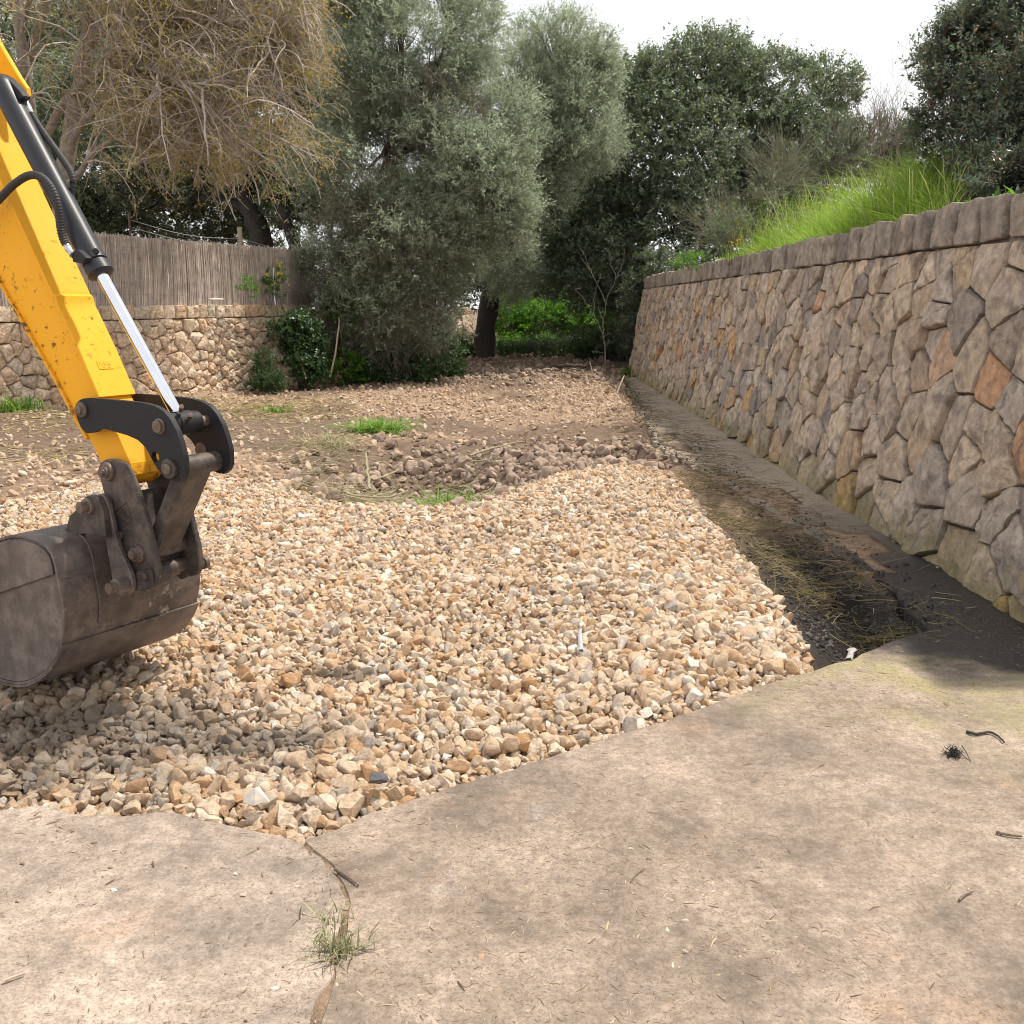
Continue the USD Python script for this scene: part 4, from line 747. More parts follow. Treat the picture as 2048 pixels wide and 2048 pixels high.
bucket_m = rusty('bucket_steel', (.042, .037, .035), (.100, .080, .072), (.165, .130, .113), .50, .30, 1.3, .8)
hitch_m = rusty('greasy_steel', (.022, .019, .018), (.058, .045, .039), (.11, .085, .07), .55, .25, 1.4, .4)
side_m = rusty('bucket_side_steel', (.055, .048, .046), (.105, .088, .08), (.17, .14, .125), .50, .35, 1.2, .65)
pin_m = rusty('pin_steel', (.06, .045, .038), (.12, .085, .068), (.17, .125, .10), .5, .35, 5.0, .3)
chrome = plain('chrome_rod', (.70, .72, .77), .09, 1.0, nscale=8, var=.10, bump=.05, bscale=200, bdist=.0005)
rubber = plain('hose_rubber', (.022, .021, .021), .6, nscale=40, var=.4, bump=.3, bscale=120)
fitting = plain('hose_fitting', (.46, .47, .48), .38, .8, nscale=30, var=.3, bump=.1)

arm = thing('digger_arm', 'yellow digger arm with black linkage and brown steel bucket hanging above the gravel', 'digger arm', a3(apt([(269, 1109)], .33), .33)[0] * [1, 1, 0])
def A(name, vf, m, parent=None, smooth=30, **k): return put(name, fixw(vf), m, parent or arm, smooth=smooth, **k)
DM = .333
# --- dipper: a welded box
corner = [(-200, -73), (0, 359), (127, 634), (159, 702), (199, 795), (233, 866), (262, 927)]
left_e = [(203, 921), (155, 841), (111, 757), (0, 563), (-250, 126)]
d_out = apt(corner + [(264, 950), (258, 962), (246, 972), (226, 972), (210, 955)] + left_e, .258)
dip = A('dipper', plate(d_out, .258, .408, .004), yellow)
# cover plate on the bright front, a little wider than the box, and the belly plate
fr = apt([(-200, -73), (0, 359), (103, 582), (106, 590), (112, 594), (116, 612), (127, 634), (159, 702), (199, 795)], .252); inn = fr - norm(np.gradient(fr, axis=0)) @ np.array([[0, 1], [-1, 0]]) * 0
tn = norm(np.gradient(fr, axis=0)); nn = np.c_[tn[:, 1], -tn[:, 0]]; nn = nn if nn[3] @ (d_out.mean(0) - fr[3]) < 0 else -nn
A('front_plate', plate(np.vstack([fr + nn * .007, (fr - nn * .005)[::-1]]), .247, .419, .002), yellow, dip)
le = apt([(-250, 126), (0, 563), (111, 757), (155, 841), (176, 877)], .252); tn = norm(np.gradient(le, axis=0)); nn = np.c_[tn[:, 1], -tn[:, 0]]; nn = nn if nn[2] @ (d_out.mean(0) - le[2]) < 0 else -nn
A('belly_plate', plate(np.vstack([le + nn * .008, (le - nn * .006)[::-1]]), .244, .422, .002), yellow_worn, dip)
nose = apt([(172, 862), (233, 862), (262, 927), (265, 950), (258, 963), (246, 973), (226, 973), (208, 955), (202, 921)], .258)
A('nose_plate', plate(rnd(nose, .004, 60), .2555, .4105, .002), yellow_worn, dip)
bd = apt([(187, 721), (207, 721), (216, 737), (196, 737)], .40)
tb = a3(fr[:1], .3)[0]
# small data plate with its raised marks, lying on the front plate
f0 = apt([(189, 738)], .28)[0]; fd = norm(apt([(199, 795)], .252)[0] - apt([(159, 702)], .252)[0]); fn = np.array([fd[1], -fd[0]]); fn = fn if fn[0] > 0 else -fn
on_fr = apt([(172, 733)], .252)[0] + fn * .0075
def on_front(along, d, h): return a3(on_fr + fd * along + fn * h, d)[0]
def fbox(al0, al1, d0, d1, h0, h1):
    v = np.array([on_front(a, d, h) for h in (h0, h1) for a, d in ((al0, d0), (al1, d0), (al1, d1), (al0, d1))])
    return v, np.array([[0, 1, 2, 3], [7, 6, 5, 4], [0, 4, 5, 1], [1, 5, 6, 2], [2, 6, 7, 3], [3, 7, 4, 0]])
A('data_plate', fbox(-.016, .020, .300, .366, -.001, .003), yellow, dip, smooth=False)
for k, (al, dd, r) in enumerate(((-.004, .316, .006), (-.004, .336, .007), (-.002, .353, .005), (.011, .322, .004), (.011, .347, .004))):
    A('plate_mark', fbox(al - r, al + r, dd - r, dd + r, .0025, .0045), yellow_worn, dip, smooth=False)
# ram lug at the top, seen behind the barrel
lug = apt([(-140, -150), (-30, 20), (0, 88), (18, 118), (38, 152), (54, 176), (57, 190), (50, 196), (20, 190), (-30, 230), (-200, 120)], .43)
A('ram_lug', plate(rnd(lug, .006, 80), .425, .447), yellow, dip); A('ram_lug', plate(rnd(lug, .006, 80), .219, .241), yellow, dip) if False else None
# --- bucket ram
b0, b1 = apt([(2, 168)], DM)[0], apt([(203, 549)], DM)[0]; ax = norm(b1 - b0); an2 = np.array([ax[1], -ax[0]])
def along(p0, p1, prof, n=36, d=DM):
    """Turned body along the line p0-p1 in the arm plane: prof = [(metres from p0, radius)]."""
    x = norm(np.asarray(p1) - p0); X = x[0] * AE + x[1] * AZ; N = np.cross(X, AD); O = a3(p0, d)[0]; an = np.arange(n) * 2 * np.pi / n
    v = np.vstack([O + X * t + r * (np.cos(an)[:, None] * N + np.sin(an)[:, None] * AD) for t, r in prof] + [O + X * prof[0][0], O + X * prof[-1][0]]); k = n; i = np.arange(k); j = np.roll(i, -1); fs = []
    for a in range(len(prof) - 1): fs += [np.stack([a * k + i, a * k + j, (a + 1) * k + j], 1), np.stack([a * k + i, (a + 1) * k + j, (a + 1) * k + i], 1)]
    b = (len(prof) - 1) * k; fs += [np.stack([j, i, np.full(k, len(v) - 2)], 1), np.stack([b + i, b + j, np.full(k, len(v) - 1)], 1)]
    return v, np.vstack(fs)
LB = np.linalg.norm(b1 - b0); rb = .047
ram = A('ram_barrel', along(b0, b1, [(-.03, .018), (-.02, .03), (0.0, .044), (.02, rb), (LB - .075, rb), (LB - .073, rb + .003), (LB - .055, rb + .003), (LB - .053, rb - .003), (LB - .045, rb - .003), (LB - .043, rb + .004), (LB - .004, rb + .004), (LB, rb - .004), (LB + .004, .034)]), barrel_m, smooth=35)
eye = apt([(364, 846)], DM)[0]
A('ram_rod', along(b1, eye, [(-.10, .0235), (np.linalg.norm(eye - b1) - .05, .0235), (np.linalg.norm(eye - b1) - .048, .026), (np.linalg.norm(eye - b1) - .01, .026)]), chrome, smooth=35)
A('ram_eye', disc(eye, [(.262, .036), (.264, .042), (.296, .042), (.298, .046), (.368, .046), (.370, .042), (.402, .042), (.404, .036)]), black_paint, smooth=35)
for k, (px, py) in enumerate(((367, 815), (376, 833))):
    q0 = apt([(px, py)], .30)[0]; c3 = a3(eye, .30)[0] * .55 + a3(q0, .30)[0] * .45
    X = norm(np.array([.35, -.80, .42])); p0 = a3(q0, .29 + .02 * k)[0] - X * .03
    A('grease_nipple', tube([p0, p0 + X * .012, p0 + X * .045, p0 + X * .0455, p0 + X * .036], [.0085, .0085, .0085, .0052, .005], 14), pin_m, ram)
# ports and fittings
prt = apt([(201, 507)], .345)[0]; q = a3(prt, .33)[0]; X = norm(.5 * AE - .75 * AD + .35 * AZ)
A('port', tube([q - X * .05, q + X * .010, q + X * .011, q + X * .022, q + X * .0225, q + X * .016], [.0085, .0085, .012, .012, .006, .005], 14), black_paint, ram)
blk = apt([(138, 505), (150, 498), (168, 515), (163, 527), (142, 524)], .255); A('hose_block', plate(rnd(blk, .002, 40), .262, .292), black_paint, ram)
blk2 = apt([(-4, 150), (8, 148), (24, 156), (50, 184), (58, 196), (44, 206), (30, 196), (2, 168)], .36); A('hose_block', plate(rnd(blk2, .003, 40), .335, .372), black_paint, ram)
def hose(pix, d, r, name):
    d = np.interp(np.linspace(0, 1, len(pix)), np.linspace(0, 1, len(d)), d); P = np.vstack([a3(apt([p], dd), dd) for p, dd in zip(pix, d)])
    Ls = np.sum(np.linalg.norm(np.diff(P, axis=0), axis=1)); n = int(Ls / .0022); P = spline(P, n); k = np.arange(n)
    return A(name, tube(P, r * (1 + .10 * (np.sin(k * 2 * np.pi / 5.0) > .25)), 12), rubber, ram, smooth=50)
hose([(62, 226), (78, 252), (98, 281), (118, 308), (134, 331), (144, 350), (147, 366), (143, 388), (132, 405)], (.372, .372, .365), .0125, 'hose')
hose([(-60, 470), (-30, 425), (0, 397), (18, 378), (40, 360), (64, 350), (86, 357), (104, 378), (115, 408), (119, 440), (123, 466), (131, 488)], (.20, .235, .262), .0145, 'hose')
for pts, dd, rr in (([(48, 199), (55, 213), (63, 228)], .372, .0135), ([(128, 480), (136, 496), (146, 510)], .266, .0135)):
    P = a3(apt(pts, dd), dd); P = spline(P, 9); A('hose_ferrule', tube(P, rr * np.array([1.15, 1.15, .95, .95, 1.05, 1.05, .9, .9, 1.1]), 14), fitting, ram, smooth=40)
# --- boomerang tipping links
z6 = lambda L: [(140 + a / 6.0375, 760 + b / 6.0375) for a, b in L]
tl = rnd(apt(z6([(62, 350), (78, 290), (115, 245), (165, 222), (250, 217), (500, 237), (760, 260), (900, 280), (1020, 312), (1130, 372), (1215, 468), (1290, 610), (1340, 760), (1383, 920), (1392, 1100), (1372, 1180), (1310, 1237), (1240, 1222), (1150, 1178), (1060, 1075), (995, 960), (950, 868), (905, 800), (820, 722), (700, 668), (560, 628), (430, 592), (350, 597), (275, 640), (205, 642), (140, 580), (95, 470)]), .213), .008, 110)
hole = apt(z6([(1035, 930)]), .213)[0]
def with_hole(ez, c, r, d0, d1):
    o = manifold3d.CrossSection([ez if area2(ez) > 0 else ez[::-1]]); h = manifold3d.CrossSection.circle(r, 24).translate((float(c[0]), float(c[1])))
    m = manifold3d.Manifold.extrude(o - h, d1 - d0).to_mesh(); v = np.array(m.vert_properties)[:, :3]; return a3(v[:, :2], v[:, 2] + d0), np.array(m.tri_verts)
for d0 in (.211, .433):
    L = A('tipping_link', with_hole(tl, hole, .021, d0, d0 + .022), black_paint)
    A('bushing', disc(hole, [(d0 - .004, .026), (d0 - .004, .030), (d0 + .026, .030), (d0 + .026, .026)]), pin_m, L) if d0 > .3 else None
P1 = apt(z6([(122, 362)]), .200)[0]; P2 = apt(z6([(1072, 560)]), .207)[0]; P3 = apt(z6([(1200, 1070)]), .205)[0]
A('pivot_pin', disc(P1, [(.185, .012), (.187, .017), (.198, .019), (.199, .026), (.204, .030), (.210, .030), (.212, .024), (.453, .024), (.455, .030), (.470, .028)]), pin_m)
A('ram_pin', disc(P2, [(.193, .014), (.195, .023), (.206, .024), (.208, .029), (.211, .029), (.212, .022), (.458, .022), (.46, .027), (.47, .025)]), pin_m)
A('link_boss', disc(P3, [(.196, .030), (.198, .037), (.211, .037), (.212, .028), (.40, .028)]), hitch_m)
A('link_pin', disc(P3, [(.187, .016), (.189, .020), (.199, .020), (.2, .015), (.475, .015), (.476, .024), (.485, .022)]), pin_m)
# --- tipping strut: cross tubes and leg
h1, h2 = P3, apt([(269, 1109)], .196)[0]
st = A('tipping_strut', disc(h1, [(.236, .030), (.238, .039), (.430, .039), (.432, .030)]), hitch_m, smooth=35)
A('cross_tube', disc(h2, [(.236, .028), (.238, .036), (.430, .036), (.432, .028)]), hitch_m, st, smooth=35)
x = norm(h2 - h1); nx = np.array([x[1], -x[0]]); L = np.linalg.norm(h2 - h1)
for da, db in ((.262, .395),):
    sec = [h1 + nx * .037, h1 - nx * .037, h2 - nx * .033 - x * .0, h2 + nx * .033]
    A('strut_leg', plate(rnd(np.array(sec), .004, 60), da, db, .012), hitch_m, st, smooth=40)
# --- quick hitch: two cheeks, web, pins, latch
z2 = lambda L: [(a / 2.415, 600 + b / 2.415) for a, b in L]
ck = rnd(apt(z2([(472, 815), (485, 785), (515, 768), (560, 770), (605, 795), (630, 840), (655, 900), (682, 985), (712, 1075), (735, 1170), (752, 1235), (762, 1300), (766, 1350), (745, 1388), (700, 1395), (655, 1370), (625, 1315), (590, 1255), (560, 1185), (535, 1100), (518, 990), (490, 890)]), .218), .006, 110)
hit = A('quick_hitch', plate(ck, .216, .242, .005), hitch_m)
A('hitch_cheek', plate(ck, .424, .450, .005), hitch_m, hit)
wb = apt(z2([(690, 900), (770, 850), (835, 915), (800, 1010), (745, 1120), (700, 1100), (640, 930)]), .33); A('hitch_web', plate(rnd(wb, .004, 60), .242, .424), hitch_m, hit) if False else None
wb = apt(z2([(545, 960), (600, 930), (640, 1080), (690, 1260), (700, 1340), (650, 1330), (590, 1200)]), .24); A('hitch_web', plate(rnd(wb, .004, 60), .243, .423), hitch_m, hit)
H1 = apt([(211, 944)], .200)[0]
A('hitch_pin', disc(H1, [(.172, .010), (.174, .014), (.189, .015), (.190, .022), (.199, .024), (.200, .034), (.207, .037), (.215, .037), (.217, .024), (.449, .024), (.451, .037), (.46, .034)]), pin_m, hit)
A('hitch_pin', disc(h2, [(.176, .012), (.178, .017), (.191, .018), (.192, .027), (.200, .030), (.206, .036), (.215, .037), (.217, .025), (.449, .025), (.451, .036), (.462, .034)]), pin_m, hit)
hb = apt(z2([(580, 1138)]), .21)[0]; A('hitch_bolt', disc(hb, [(.202, .012), (.204, .016), (.212, .016), (.217, .012)]), pin_m, hit)
# raised rhomb with lettering on the near cheek
em = apt([(232, 1021), (252, 1004), (263, 1041), (251, 1047)], .214)
for k in range(4):
    p, q2 = em[k], em[(k + 1) % 4]; t = norm(q2 - p); nn2 = np.array([t[1], -t[0]]) * .0016
    A('emblem_edge', plate(np.array([p - nn2, q2 - nn2, q2 + nn2, p + nn2]), .2125, .2175, .0004), hitch_m, hit, smooth=False)
tx = meshkit.text_mesh('LEOD', .020, .003); tv = np.array(tx.vertices); tv[:, :2] -= (tv[:, :2].max(0) + tv[:, :2].min(0)) / 2; tv[:, 0] *= .62
t = norm(em[2] - em[0]) * .55 + norm(em[2] - em[1]) * .45; t = norm(t); nn2 = np.array([-t[1], t[0]]); c = em.mean(0)
ez = c + tv[:, :1] * t + tv[:, 1:2] * (nn2 if nn2[1] > 0 else -nn2); A('emblem_letters', (a3(ez, .2165 - tv[:, 2]), np.array(tx.faces)), hitch_m, hit, smooth=False)
# latch block and round bar at the foot of the hitch
la = apt([(316, 1123), (372, 1105)], .33)
A('latch_bar', disc(apt([(292, 1147)], .235)[0], [(.228, .024), (.23, .030), (.440, .030), (.442, .024)]), hitch_m, hit, smooth=40)
lb = rnd(apt(z2([(690, 1300), (760, 1290), (770, 1370), (735, 1400), (680, 1395), (660, 1350)]), .235), .006, 50); A('latch_block', plate(lb, .206, .300), hitch_m, hit)
A('latch_pin', disc(apt(z2([(697, 1335)]), .2)[0], [(.196, .006), (.198, .014), (.207, .015), (.208, .010), (.24, .010)]), pin_m, hit)
sp = spline(np.vstack([a3(apt([p], .215), .215) for p in z2([(640, 1345), (655, 1330), (668, 1350), (660, 1385), (645, 1375)])]), 14); A('latch_spring', tube(sp, .0035, 8), pin_m, hit, smooth=True)
# --- bucket
BW = .667
zb = lambda L: [(a / 4.6, 980 + b / 4.6) for a, b in L]
rim = [(-560, 760), (-300, 590), (-100, 500), (0, 470), (60, 452), (130, 440), (230, 448), (330, 475), (420, 525), (475, 600), (505, 700), (532, 850), (562, 1000), (580, 1150), (573, 1300), (548, 1450), (500, 1560), (430, 1650), (330, 1722), (200, 1765), (60, 1750), (-150, 1690), (-500, 1570), (-760, 1470)]
ro = spline(apt(zb(rim), 0.0), 90)
bk = A('bucket', plate(np.vstack([ro]), 0.0, .014, .003), side_m)
A('side_plate', plate(ro, BW - .014, BW, .003), side_m, bk)
tn = norm(np.gradient(ro, axis=0)); nn = np.c_[tn[:, 1], -tn[:, 0]]; nn = nn if nn[40] @ (ro.mean(0) - ro[40]) < 0 else -nn
def shell(a, b, d0, d1, t0, t1): return plate(np.vstack([ro[a:b] + nn[a:b] * t1, (ro[a:b] + nn[a:b] * t0)[::-1]]), d0, d1, .002)
A('shell', shell(0, 90, -.004, BW + .004, .0, .012), bucket_m, bk, smooth=28)
wl = [k for k in range(90)]; ib = int(np.argmin(np.linalg.norm(ro - apt(zb([(548, 1450)]), 0.0)[0], axis=1)))
A('heel_plate', shell(ib - 1, 86, -.008, BW + .008, .012, .021), bucket_m, bk, smooth=28)
it = int(np.argmin(np.linalg.norm(ro - apt(zb([(532, 850)]), 0.0)[0], axis=1)))
A('weld_seam', shell(it - 1, it + 1, 0.004, BW - .004, .0118, .0155), side_m, bk, smooth=False)
i0 = int(np.argmin(np.linalg.norm(ro - apt(zb([(130, 440)]), 0.0)[0], axis=1)))
up = Polygon(np.vstack([ro])).intersection(Polygon(apt(zb([(-900, 1230), (-300, 1080), (0, 968), (510, 795), (700, 730), (700, 200), (-900, 200)]), 0.0))).buffer(-.008)
A('side_cheek', plate(rnd(np.array(up.exterior.coords)[:-1], .004, 110), -.010, -.0005, .003), side_m, bk)
# ears with bosses and cross pins
ear = apt(zb([(860, 60), (900, 35), (945, 50), (985, 125), (1012, 240), (1045, 390), (1085, 530), (1145, 660), (1200, 790), (1215, 900), (1170, 965), (1110, 985), (1055, 930), (1025, 830), (1000, 690), (975, 540), (950, 400), (915, 260), (870, 150)]), .175)
E1, E2 = apt(zb([(800, 150)]), .14)[0], apt(zb([(1066, 890)]), .13)[0]
for d0 in (.178, .470):
    e_ = A('ear', plate(rnd(ear, .006, 100), d0, d0 + .022, .004), bucket_m, bk)
for c, r, a_ in ((E1, .027, .115), (E2, .027, .105)):
    b_ = A('ear_boss', disc(c, [(a_ + .02, r - .002), (a_ + .022, r + .004), (.178, r + .004), (.2, r)]), bucket_m, bk, smooth=40)
    A('bucket_pin', disc(c, [(a_ - .012, r * .55), (a_ - .010, r * .8), (a_ + .019, r * .82), (a_ + .022, r * .7), (.56, r * .7), (.562, r), (.58, r), (.582, r * .6)]), pin_m, bk)
gus = apt(zb([(590, 420), (612, 340), (640, 235), (690, 195), (745, 100), (805, 52), (890, 60), (950, 200), (975, 440), (800, 400)]), .15)
A('pin_housing', plate(rnd(gus, .004, 60), .148, .178), hitch_m, bk)
A('pin_housing', plate(rnd(apt(zb([(590, 420), (640, 300), (760, 225), (950, 250), (975, 440), (800, 400)]), .40), .004, 60), .20, .47), hitch_m, bk) if False else None
# collar plate that ties the ears to the shell
A('ear_pad', shell(it - 9, it + 9, .150, .520, .012, .020), bucket_m, bk, smooth=28)
# ------------------------------------------------------------------ plants
def sprig(seed, n, L, leafL, leafW, spread=.9, stems=3, stem_r=.0018, curve=.3, flat=.3, bare=0.0):
    """A branchlet along +z: a few stems with leaves around them. Returns (v, f, tone): tone 0 = wood."""
    r = np.random.default_rng(seed); parts, tones = [], []
    for k in range(stems):
        d0 = norm(np.array([r.normal(0, .38), r.normal(0, .38), 1.0]) if k else np.array([0, 0, 1.0])); s0 = np.array([0, 0, 0 if k == 0 else r.uniform(0, .35) * L]); l = L * (1 if k == 0 else r.uniform(.5, .85)); t = np.linspace(0, 1, 4)
        side = norm(r.normal(size=3)); P = s0 + d0 * t[:, None] * l + side * (curve * l * t ** 2)[:, None] * r.uniform(-.6, 1)
        v, f = tubes(P[None], np.linspace(stem_r * 1.5, stem_r * .5, 4)[None], 3); parts.append((v, f)); tones.append(np.zeros(len(v)))
        m = int(n / stems * (1 - bare))
        if m:
            u = r.uniform(.12, 1.0, m); b = np.stack([np.interp(u, t, P[:, a]) for a in range(3)], 1); ax = norm(P[-1] - P[0])
            rad = unit(m, r); rad = norm(rad - (rad @ ax)[:, None] * ax); d = norm(rad * spread + ax * r.uniform(.2, .9, m)[:, None]); sd = norm(np.cross(d, ax) + r.normal(0, flat, (m, 3)))
            sd = norm(sd - (np.sum(sd * d, 1))[:, None] * d)
            v, f = blade_mesh(b, d, sd, leafL * r.uniform(.7, 1.2, m), leafW * r.uniform(.75, 1.2, m), .06); parts.append((v, f)); tones.append(np.repeat(.12 + .88 * r.random(m), 4))
    v, f = join(*parts); return v, f, np.concatenate(tones)
def blob(px, py, y, rx, ry, dy, w=1.0):
    c = on_y(px, py, y); k = y / 1932 / FOCAL * 1.02; return (c, np.array([rx * k, dy, ry * k]), w)
def fill(rng, blobs, n, gap=.46, gs=1.1, shell=.55, seed=0, zmin=None):
    """Points through the blobs' volume, thinned by noise so that gaps and clumps appear. Returns points and outward directions."""
    wt = np.array([b[2] * np.prod(b[1]) ** (2 / 3) for b in blobs]); wt /= wt.sum(); P, D = [], []
    for b, k in zip(blobs, rng.multinomial(int(n * 1.9), wt)):
        u = unit(k, rng); rr = rng.random(k) ** (shell / 1.6); wob = .82 + .36 * meshkit.fbm(u * 2.2 + b[0], 3, seed)
        P.append(b[0] + u * b[1] * (rr * wob)[:, None]); D.append(norm(u / b[1]))
    P, D = np.vstack(P), np.vstack(D); k = meshkit.fbm(P * gs, 3, seed + 5) + rng.normal(0, .05, len(P)) > gap; P, D = P[k], D[k]
    if zmin is not None: k = P[:, 2] > (zmin(P) if callable(zmin) else zmin); P, D = P[k], D[k]
    o = rng.permutation(len(P))[:n]; return P[o], D[o]
def limbs(rng, base, targets, r0, kink=.12, n=9, sag=.0):
    """Curved branches from base points to targets; radius tapers."""
    N = len(targets); t = np.linspace(0, 1, n)[None, :, None]; base = np.broadcast_to(base, (N, 3)); v = targets - base; L = np.linalg.norm(v, axis=1)[:, None, None]
    P = base[:, None] + v[:, None] * t; mid = unit(N, rng)[:, None] * L * kink * np.sin(np.pi * t) + unit(N, rng)[:, None] * L * kink * .4 * np.sin(2 * np.pi * t); mid[:, :, 2] += (L[:, :, 0] * .16 * np.sin(np.pi * t[:, :, 0])) - sag * (L[:, :, 0] * t[:, :, 0] ** 2)
    P = P + mid + rng.normal(0, .012, P.shape) * L * np.sin(np.pi * t) ; Rr = np.broadcast_to(r0, (N,))[:, None] * (1 - .82 * t[0, :, 0])[None]
    return P, Rr
def crown_inst(name, root, protos, P, D, sc, m, rng, up=.25, rnd_=.7, smooth=False):
    d = norm(D * .7 + unit(len(P), rng) * rnd_ + [0, 0, up]); q = quat_dir(d, rng.uniform(0, 6.28, len(P)))
    return instancer(name, protos, P, q, sc * rng.uniform(.7, 1.3, len(P)), rng.integers(0, len(protos), len(P)), m, root, smooth=smooth, kind='stuff')
def skeleton(root, rng, trunk, targets, r_trunk, r_limb, m, tips=None, r_tip=.012, twig_n=0, twig_from=None, tw=None):
    """trunk polyline, limbs from along it to the targets, branches on to the tips."""
    tr = spline(trunk, 16); put('trunk', tube(tr + rng.normal(0, .02, tr.shape), np.linspace(r_trunk, r_trunk * .6, 16) * (1 + .12 * rng.normal(size=16)), 9), m, root, smooth=True)
    T = np.array(targets); st = tr[np.clip((9 + 6 * rng.random(len(T))).astype(int), 0, 15)]
    P, Rr = limbs(rng, st, T, r_limb, .10)
    for k in range(len(T)): put('limb', tubes(P[k:k + 1], Rr[k:k + 1], 6), m, root, smooth=True)
    if tips is not None:
        allp = P[:, 3:].reshape(-1, 3); from scipy.spatial import cKDTree
        _, i = cKDTree(allp).query(tips + rng.normal(0, .25, tips.shape)); Q, Rq = limbs(rng, allp[i], tips, r_tip, .14, 6)
        put('twigs', tubes(Q, np.maximum(Rq, .003), 3), m if tw is None else tw, root, smooth=True, kind='stuff')
g5 = np.random.default_rng(31)
bark_m = plain('tree_bark', (.085, .068, .055), .95, nscale=25, var=.5, bump=.8, bscale=40, bdist=.02, stretch=(1, 1, .25))
bark_dark = plain('dark_bark', (.035, .03, .027), .95, nscale=25, var=.5, bump=.8, bscale=40, bdist=.02, stretch=(1, 1, .25))
bark_grey = plain('grey_bark', (.24, .205, .165), .95, nscale=14, var=.5, bump=.5, bscale=40, bdist=.01)
twig_grey = plain('grey_twigs', (.42, .36, .31), .9, nscale=10, var=.4, bump=.0)
twig_brown = plain('brown_twigs', (.17, .135, .11), .9, nscale=8, var=.5, bump=.0)
olive_m = leaf_mat('olive_leaf', [(0, (.22, .18, .155)), (.11, (.22, .18, .155)), (.13, (.20, .25, .175)), (.5, (.30, .36, .265)), (.8, (.42, .48, .38)), (1, (.54, .58, .49))], .5, .5, (.46, .55, .32), .5, .35)
oak_m = leaf_mat('oak_leaf', [(0, (.10, .08, .07)), (.11, (.10, .08, .07)), (.13, (.10, .155, .135)), (.6, (.145, .21, .16)), (.85, (.23, .26, .13)), (1, (.33, .30, .13))], .40, .42, (.20, .27, .07), .6, .4)
mastic_m = leaf_mat('mastic_leaf', [(0, (.12, .085, .075)), (.11, (.12, .085, .075)), (.13, (.075, .125, .105)), (.6, (.115, .175, .13)), (.86, (.155, .195, .12)), (.93, (.24, .14, .10)), (1, (.29, .165, .12))], .38, .40, (.12, .16, .03), .5, .4)
bud_m = leaf_mat('spring_leaf', [(0, (.27, .20, .12)), (.3, (.36, .265, .125)), (.6, (.36, .285, .11)), (.85, (.42, .345, .14)), (1, (.31, .30, .09))], .6, .45, (.40, .33, .06), .3, .4)
ivy_m = leaf_mat('ivy_leaf', [(0, (.05, .05, .03)), (.11, (.05, .05, .03)), (.13, (.020, .055, .018)), (.7, (.035, .085, .025)), (1, (.07, .13, .035))], .4, .25, (.10, .20, .03), .5, .4)
bright_m = leaf_mat('bright_leaf', [(0, (.06, .07, .02)), (.11, (.06, .07, .02)), (.13, (.05, .13, .015)), (.6, (.09, .21, .025)), (1, (.17, .33, .04))], .45, .5, (.22, .50, .03), .4, .4)
shade_m = leaf_mat('undergrowth_leaf', [(0, (.05, .045, .03)), (.11, (.05, .045, .03)), (.13, (.02, .05, .018)), (.7, (.04, .09, .028)), (1, (.08, .15, .04))], .5, .3, (.12, .24, .03), .4, .4)
OLS = [sprig(1000 + k, 40, .46, .075, .017, .75, 4, .0022) for k in range(6)]; OLB = [sprig(1020 + k, 14, .55, .055, .014, .7, 7, .0026, .5) for k in range(4)]
OKS = [sprig(1040 + k, 34, .36, .075, .036, .95, 4, .003) for k in range(6)]; MAS = [sprig(1060 + k, 40, .24, .040, .015, .8, 4, .0018) for k in range(6)]
IVS = [sprig(1080 + k, 30, .30, .065, .050, 1.0, 4, .002) for k in range(5)]; HRB = [sprig(1100 + k, 34, .34, .075, .030, .9, 4, .002, .5) for k in range(5)]; BARE = [sprig(1120 + k, 3, .6, .03, .012, .8, 9, .0026, .6, .3, .95) for k in range(5)]
wall_h = lambda P: ground_h(P[:, 0], P[:, 1]) + .02

# --- old olive in the middle
B = [blob(750, 110, 23.2, 125, 130, 1.5), blob(840, 65, 23.6, 92, 95, 1.3), blob(690, 320, 22.8, 120, 140, 1.4), blob(880, 330, 22.6, 120, 130, 1.5), blob(945, 245, 23, 68, 92, 1.0), blob(770, 480, 22.2, 130, 110, 1.3), blob(820, 585, 22.0, 55, 70, .7), blob(700, 590, 22.0, 95, 80, .9), blob(635, 470, 22.6, 60, 80, .8), blob(935, 420, 22.6, 70, 60, .9), blob(710, -60, 23.4, 140, 110, 1.6), blob(660, 150, 23.4, 60, 120, 1.2)]
ol = thing('olive_tree', 'large grey green olive tree in the middle, its crown hanging to the ground', 'olive tree', on_y(655, 640, 23.6))
P, D = fill(g5, B, 8800, .485, 1.1, .6, 3, wall_h); crown_inst('crown', ol, OLS, P, D, 1.0, olive_m, g5, .25)
tw = [blob(850, 250, 22.6, 70, 90, 1.0), blob(640, 560, 22.0, 70, 90, .7), blob(720, 440, 21.6, 90, 90, .6), blob(930, 340, 22.2, 50, 70, .6), blob(760, 610, 21.7, 70, 70, .5), blob(690, 380, 21.8, 60, 60, .5)]
P2, D2 = fill(g5, tw, 1500, .40, .9, .9, 5, wall_h); crown_inst('bare_twigs', ol, OLB + BARE, P2, D2, 1.1, olive_m, g5, -.1, 1.0)
tips = np.vstack([P[::14], P2[::6]]); skeleton(ol, g5, np.array([on_y(655, 660, 23.6), on_y(650, 560, 23.6), on_y(690, 430, 23.4), on_y(740, 300, 23.3), on_y(780, 150, 23.3)]), [b[0] for b in B], .26, .09, bark_m, tips, .014, tw=twig_brown)
